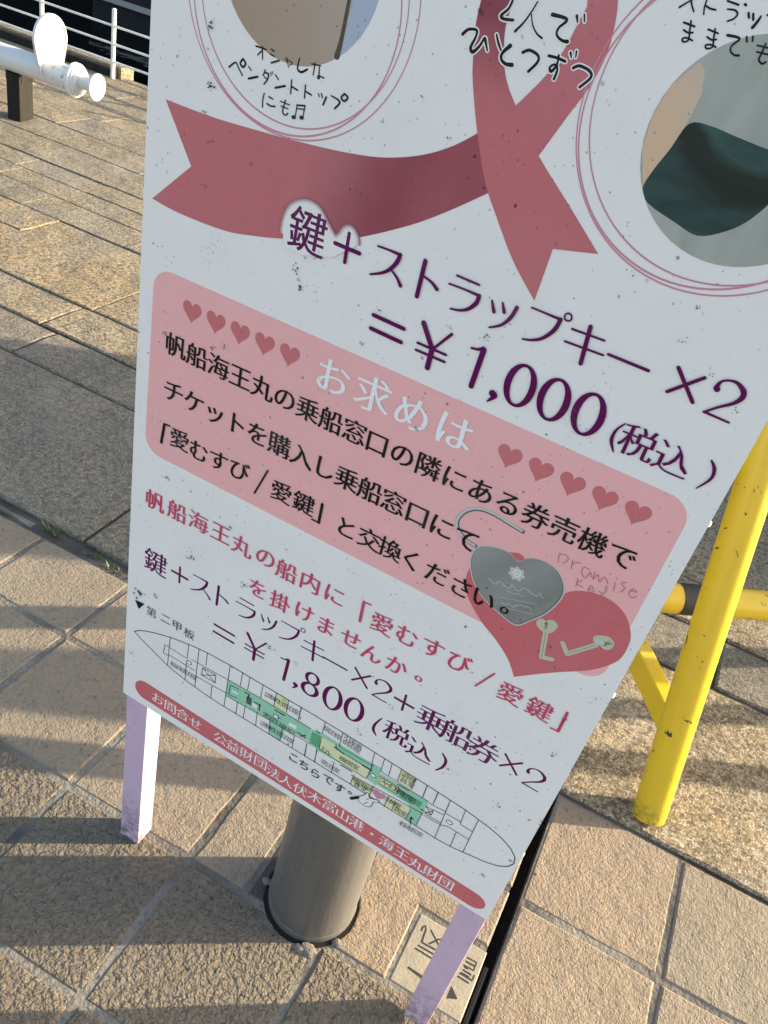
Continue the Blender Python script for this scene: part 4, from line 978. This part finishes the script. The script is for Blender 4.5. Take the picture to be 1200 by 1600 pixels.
# mould and fly specks grown on the printed face
LAY[0] = 110; bm = bmesh.new(); y = lay()
for (px, py, r, n_) in ((331, 42, 7, 16), (333, 33, 4, 8), (330, 133, 8, 22), (321, 175, 6, 14), (328, 220, 5, 8), (246, 257, 3, 5), (316, 287, 3, 4), (467, 437, 5, 9), (470, 448, 6, 16), (478, 402, 5, 8), (464, 420, 10, 12), (567, 537, 7, 10), (758, 528, 8, 14), (762, 522, 4, 8), (593, 484, 6, 9), (704, 512, 7, 8), (1061, 532, 5, 9),
                        (1068, 532, 9, 8), (700, 630, 4, 6), (352, 540, 8, 9), (333, 545, 6, 6), (360, 822, 6, 7), (383, 913, 5, 9), (219, 926, 13, 16), (243, 930, 8, 5), (205, 1020, 9, 7), (640, 800, 7, 5), (728, 977, 6, 9), (780, 1080, 7, 10), (738, 1050, 5, 6), (882, 1125, 6, 10), (835, 1365, 10, 14), (755, 1365, 7, 8), (700, 1200, 14, 12), (735, 1170, 7, 8), (610, 1105, 8, 8),
                        (845, 1290, 16, 12), (780, 1260, 12, 10), (560, 1140, 8, 6), (495, 400, 7, 6), (600, 190, 10, 9), (660, 150, 8, 8), (560, 60, 12, 9), (700, 215, 9, 8), (1110, 585, 7, 8), (1150, 640, 8, 9), (990, 430, 10, 8), (1090, 480, 10, 8), (262, 745, 12, 10), (420, 1010, 14, 12), (300, 870, 14, 14), (865, 1180, 12, 12), (930, 1090, 10, 10), (470, 1120, 8, 8), (860, 1010, 8, 8), (868, 1042, 5, 10)):
    c = bd(px, py); s_ = bscale(px, py)
    for _ in range(n_):
        d = random.gauss(0, .5) * r * s_; a = random.uniform(0, 6.283); p = c + V2((math.cos(a), math.sin(a))) * d; q = random.uniform(.25, 1.0) ** 2 * 1.5 * s_ * (1.2 if n_ > 14 else .75) + .2 * s_
        e = random.uniform(.6, 1.5); rot = random.uniform(0, 3)
        vs_ = []
        for i in range(6):
            t = i * math.pi / 3 + rot; m = q * random.uniform(.7, 1.2); vs_.append(bm.verts.new((p.x + math.cos(t) * m * e, y - random.uniform(0, 1e-5), p.y + math.sin(t) * m / e)))
        bm.faces.new(vs_)
INK['mould'] = ink('mould', (.055, .06, .052), dirt=0)
mo = bobj('mould_specks', bm, 'mould'); mo['kind'] = 'stuff'

# ------------------------------------------------------------------ stainless bollard behind the sign
bol = empty('steel_bollard', (*BC, 0)); tag(bol, 'brushed stainless steel bollard rising through the tiles behind the sign board', 'bollard')
bm = bmesh.new(); add_lathe(bm, [(BR, .016), (BR, .80), (BR * .96, .825), (BR * .8, .842), (0, .85)], (0, 0, 0), seg=64); obj('post', bm, M['steel'], bol, smooth=True)
bm = bmesh.new(); add_lathe(bm, [(BR - .002, -.05), (BR + .001, -.004), (BR + .002, .012), (BR + .0005, .016), (BR - .003, .0165)], (0, 0, 0), seg=64); obj('base_ring', bm, M['steel'], bol, smooth=True)

# ------------------------------------------------------------------ yellow tube barrier
AZ = RAD(SUN_AZ)
bar = empty('barrier', (0, 0, 0), RAD(33)); tag(bar, 'yellow tubular steel barrier with slanted leg and black band on its rail', 'barrier')
TR = .0385
def bpart(name, a, b_, r, mat='yellow', caps=True):
    bm = bmesh.new(); add_tube(bm, a, b_, r, seg=28, caps=caps); return obj(name, bm, M[mat], bar, smooth=True)
for u_ in (1.099, 2.75):
    bm = bmesh.new()
    add_tube(bm, (u_, 1.0235, .004), (u_, 1.3385, .985), TR, seg=28); obj('leg', bm, M['yellow'], bar, smooth=True)
    bpart('leg', (u_, 1.6565, .004), (u_, 1.3415, .985), TR)
    bm = bmesh.new(); add_box(bm, u_ - .021, u_ + .021, 1.10, 1.58, .19, .252, .004); obj('brace', bm, M['yellow'], bar)
bpart('rail', (.86, 1.34, .398), (3.0, 1.34, .398), .0365)
bpart('rail', (.93, 1.34, .80), (3.0, 1.34, .80), .0365)
for u_ in (.90, 2.93): bpart('support_post', (u_, 1.34, .003), (u_, 1.34, .80), .024)
bm = bmesh.new(); add_tube(bm, (1.128, 1.34, .398), (1.20, 1.34, .398), .0375, seg=28); obj('black_band', bm, M['tape'], bar, smooth=True)

# ------------------------------------------------------------------ white flanged pipe fitting on a timber block
fit = empty('pipe_fitting', (-3.642, 4.2, .342)); tag(fit, 'white painted steel pipe with upright paddle plate and flanged end lying near the quay railing', 'pipe fitting')
D = (-1, -.06, -.004)
def turned(name, prof_, mat='white', seg=44):
    bm = bmesh.new(); add_lathe(bm, prof_, (0, 0, 0), D, seg); return obj(name, bm, M[mat], fit, smooth=True)
turned('pipe', [(.037, .012), (.037, .135), (.042, .14), (.062, .17), (.068, .20), (.068, 2.6)])
turned('end_flange', [(.035, -.001), (.070, 0), (.073, .003), (.073, .014), (.070, .017), (.036, .018)])
M['cream'] = plain('cream_plug', (.50, .48, .40), .6)
turned('bore_plug', [(.0, -.003), (.030, -.003), (.032, .0)], 'cream')
turned('collar', [(.038, .115), (.071, .117), (.074, .127), (.082, .129), (.084, .142), (.093, .144), (.095, .162), (.064, .165)])
bm = bmesh.new()
for a in range(8):
    t = math.pi * 2 * a / 8 + .3; add_tube(bm, (.006, .054 * math.cos(t), .054 * math.sin(t)), (-.003, .054 * math.cos(t), .054 * math.sin(t)), .0045, seg=8)
obj('bolts', bm, M['white'], fit)
bm = bmesh.new()
for a in range(7):
    t = math.pi * 2 * a / 7 + .2; add_tube(bm, (-.20, .066 * math.cos(t) - .012, .066 * math.sin(t)), (-.20, .079 * math.cos(t) - .012, .079 * math.sin(t)), .011, seg=10)
    add_tube(bm, (-.27, .066 * math.cos(t + .4) - .016, .066 * math.sin(t + .4)), (-.27, .074 * math.cos(t + .4) - .016, .074 * math.sin(t + .4)), .009, seg=10)
for t in (.5, 1.6, 2.7, 5.2):
    m4 = Matrix.Translation((-.185, -.011, 0)) @ Matrix.Rotation(t, 4, 'X')
    add_box(bm, -.03, .03, -.008, .008, .06, .078, .003, m4)
obj('bolts', bm, M['white'], fit)
# paddle plate across the pipe
prof = []
for i in range(56):
    t = 2 * math.pi * i / 56; c_, s_ = math.cos(t), math.sin(t)
    if s_ >= 0: prof.append((.128 * c_, .165 + .138 * s_))
    else:
        f = -s_; wd = .128 - .050 * f ** 1.1
        prof.append((wd * (1 if c_ > 0 else -1) if f < .93 else wd * c_ / .367, .165 - .185 * min(1, f / .93)))
bm = bmesh.new(); X0, X1 = -.342, -.324
n_ = len(prof)
def inset(k_, dx): return [bm.verts.new((X1 + dx, y_ * k_ - .02, .15 + (z_ - .15) * k_)) for y_, z_ in prof]
A = [bm.verts.new((X0, y_ - .02, z_)) for y_, z_ in prof]; B = [bm.verts.new((X1, y_ - .02, z_)) for y_, z_ in prof]
C = inset(.945, 0); Dd = inset(.93, -.009)
bm.faces.new(A); bm.faces.new(Dd)
for i in range(n_):
    j = (i + 1) % n_
    for P_, Q_ in ((A, B), (B, C), (C, Dd)): bm.faces.new((P_[i], P_[j], Q_[j], Q_[i]))
obj('paddle_plate', bm, M['white'], fit)
blk = bpy.data.objects.new('timber_block', None); COL.objects.link(blk); blk.location = (-4.182, 4.142, 0); blk.rotation_euler = (0, 0, RAD(13))
tag(blk, 'short black tarred timber block standing on the granite under the white pipe', 'timber block')
bm = bmesh.new(); add_box(bm, -.085, 0, 0, .145, 0, .268, .006); obj('post', bm, M['timber'], blk)
bm = bmesh.new(); add_box(bm, -.10, .004, .02, .05, .22, .285, .004); add_box(bm, -.10, .004, .12, .15, .22, .285, .004); obj('chock', bm, M['timber'], blk)
bl2 = bpy.data.objects.new('timber_block', None); COL.objects.link(bl2); bl2.location = (-5.9, 4.03, 0)
tag(bl2, 'black timber block carrying the far end of the white pipe', 'timber block')
for ch in list(blk.children):
    c_ = ch.copy(); COL.objects.link(c_); c_.parent = bl2

# ------------------------------------------------------------------ low white railing along the quay edge
fen = empty('quay_railing', (0, 5.76, 0)); tag(fen, 'low white tubular railing with three thin rails along the edge of the quay', 'railing')
px_ = [-4.853 + .704 * i for i in range(-8, 9)]
bm0 = None
for i, x in enumerate(px_):
    if bm0 is None:
        bm = bmesh.new(); add_tube(bm, (0, 0, -.01), (0, 0, .482), .0165, seg=14); add_tube(bm, (0, 0, .478), (0, 0, .487), .0165, .010, seg=14); bm0 = obj('post', bm, M['white_fence'], fen, smooth=True); bm0.location.x = x
    else:
        c_ = bm0.copy(); COL.objects.link(c_); c_.location.x = x
for z_ in (.122, .246, .369):
    bm = bmesh.new(); add_tube(bm, (px_[0] - .4, 0, z_), (px_[-1] + .4, 0, z_), .0085, seg=10); obj('rail', bm, M['white_fence'], fen, smooth=True)

# ------------------------------------------------------------------ across the water
pon = empty('landing_stage', (0, 0, -1.3)); tag(pon, 'dark floating landing stage with pale edge strip on the black water beyond the railing', 'landing stage')
bm = bmesh.new(); add_box(bm, -12.3, 6, 14.0, 15.4, .02, .42, .02); obj('deck', bm, M['pont'], pon)
bm = bmesh.new(); add_box(bm, -12.32, 6, 13.95, 13.99, .36, .45); obj('edge_strip', bm, plain('pale_edge', (.30, .29, .27), .7), pon)
hul = empty('added_hull', (0, 0, -1.3)); tag(hul, 'dark hull added across the water to blacken its reflection, with two panels at the top left', 'added hull')  # hull is unseen, added so the water mirrors something black
bm = bmesh.new()
hp = [(-40, 17.2), (-38, 16.2), (-30, 15.9), (4, 15.9), (9, 17.4), (9, 24), (-40, 24)]
L0 = [bm.verts.new((x, y_ + .5, -.5)) for x, y_ in hp]; L1 = [bm.verts.new((x, y_, 9.0)) for x, y_ in hp]
for i in range(7): bm.faces.new((L0[i], L0[(i + 1) % 7], L1[(i + 1) % 7], L1[i]))
bm.faces.new(L1); obj('hull', bm, M['hull'], hul)
bm = bmesh.new(); add_box(bm, -13.9, -10.95, 15.5, 15.62, 1.55, 2.6); obj('fender_panel', bm, M['panelgrey'], hul)
bm = bmesh.new(); add_box(bm, -10.85, -9.4, 15.5, 15.62, 1.2, 2.4); obj('fender_panel', bm, plain('pale_blue_panel', (.38, .43, .52), .5), hul)

# ------------------------------------------------------------------ weeds in the joint
def weed(loc, n_, h, lab):
    r = empty('weed', loc); bm = bmesh.new()
    for i in range(n_):
        a = random.uniform(0, 6.28); L = h * random.uniform(.4, 1.0); b_ = Vector((random.uniform(-.022, .022), random.uniform(-.006, .006), -.01)); d = Vector((math.cos(a), math.sin(a) * .6, 0))
        p1 = b_ + d * L * .35 + Vector((0, 0, L * .55)); p2 = b_ + d * L * .6 + Vector((0, 0, L * random.uniform(.7, 1.0))); s_ = Vector((-d.y, d.x, 0)) * random.uniform(.0016, .003)
        v = [bm.verts.new(q) for q in (b_ - s_, b_ + s_, p1 + s_, p2, p1 - s_)]; bm.faces.new(v)
    obj('blades', bm, M['leaf'], r); tag(r, lab, 'weed', 'weeds in the paving joint')
weed((-1.303, 1.358, 0), 26, .055, 'largest grassy weed growing in the joint beside the shaded granite')
weed((-1.165, 1.357, 0), 16, .04, 'small weed growing at the corner where two granite blocks meet')
weed((-1.09, 1.353, 0), 18, .028, 'small weed in the paving joint nearest the sign board')

# ------------------------------------------------------------------ added board, unseen to the right, placed to throw shade across the granite
nb = empty('added_shade_board', (0, 0, 0), RAD(33)); tag(nb, 'plain wide board on two posts, added out of view to shade the granite', 'added shade board')
bm = bmesh.new(); add_box(bm, 3.38, 3.42, 1.75, 2.93, .05, 1.72, .004); obj('panel', bm, M['backboard'], nb)
for n_ in (1.80, 2.88):
    bm = bmesh.new(); add_box(bm, 3.425, 3.475, n_ - .025, n_ + .025, 0, 1.78, .003); obj('post', bm, M['backboard'], nb)
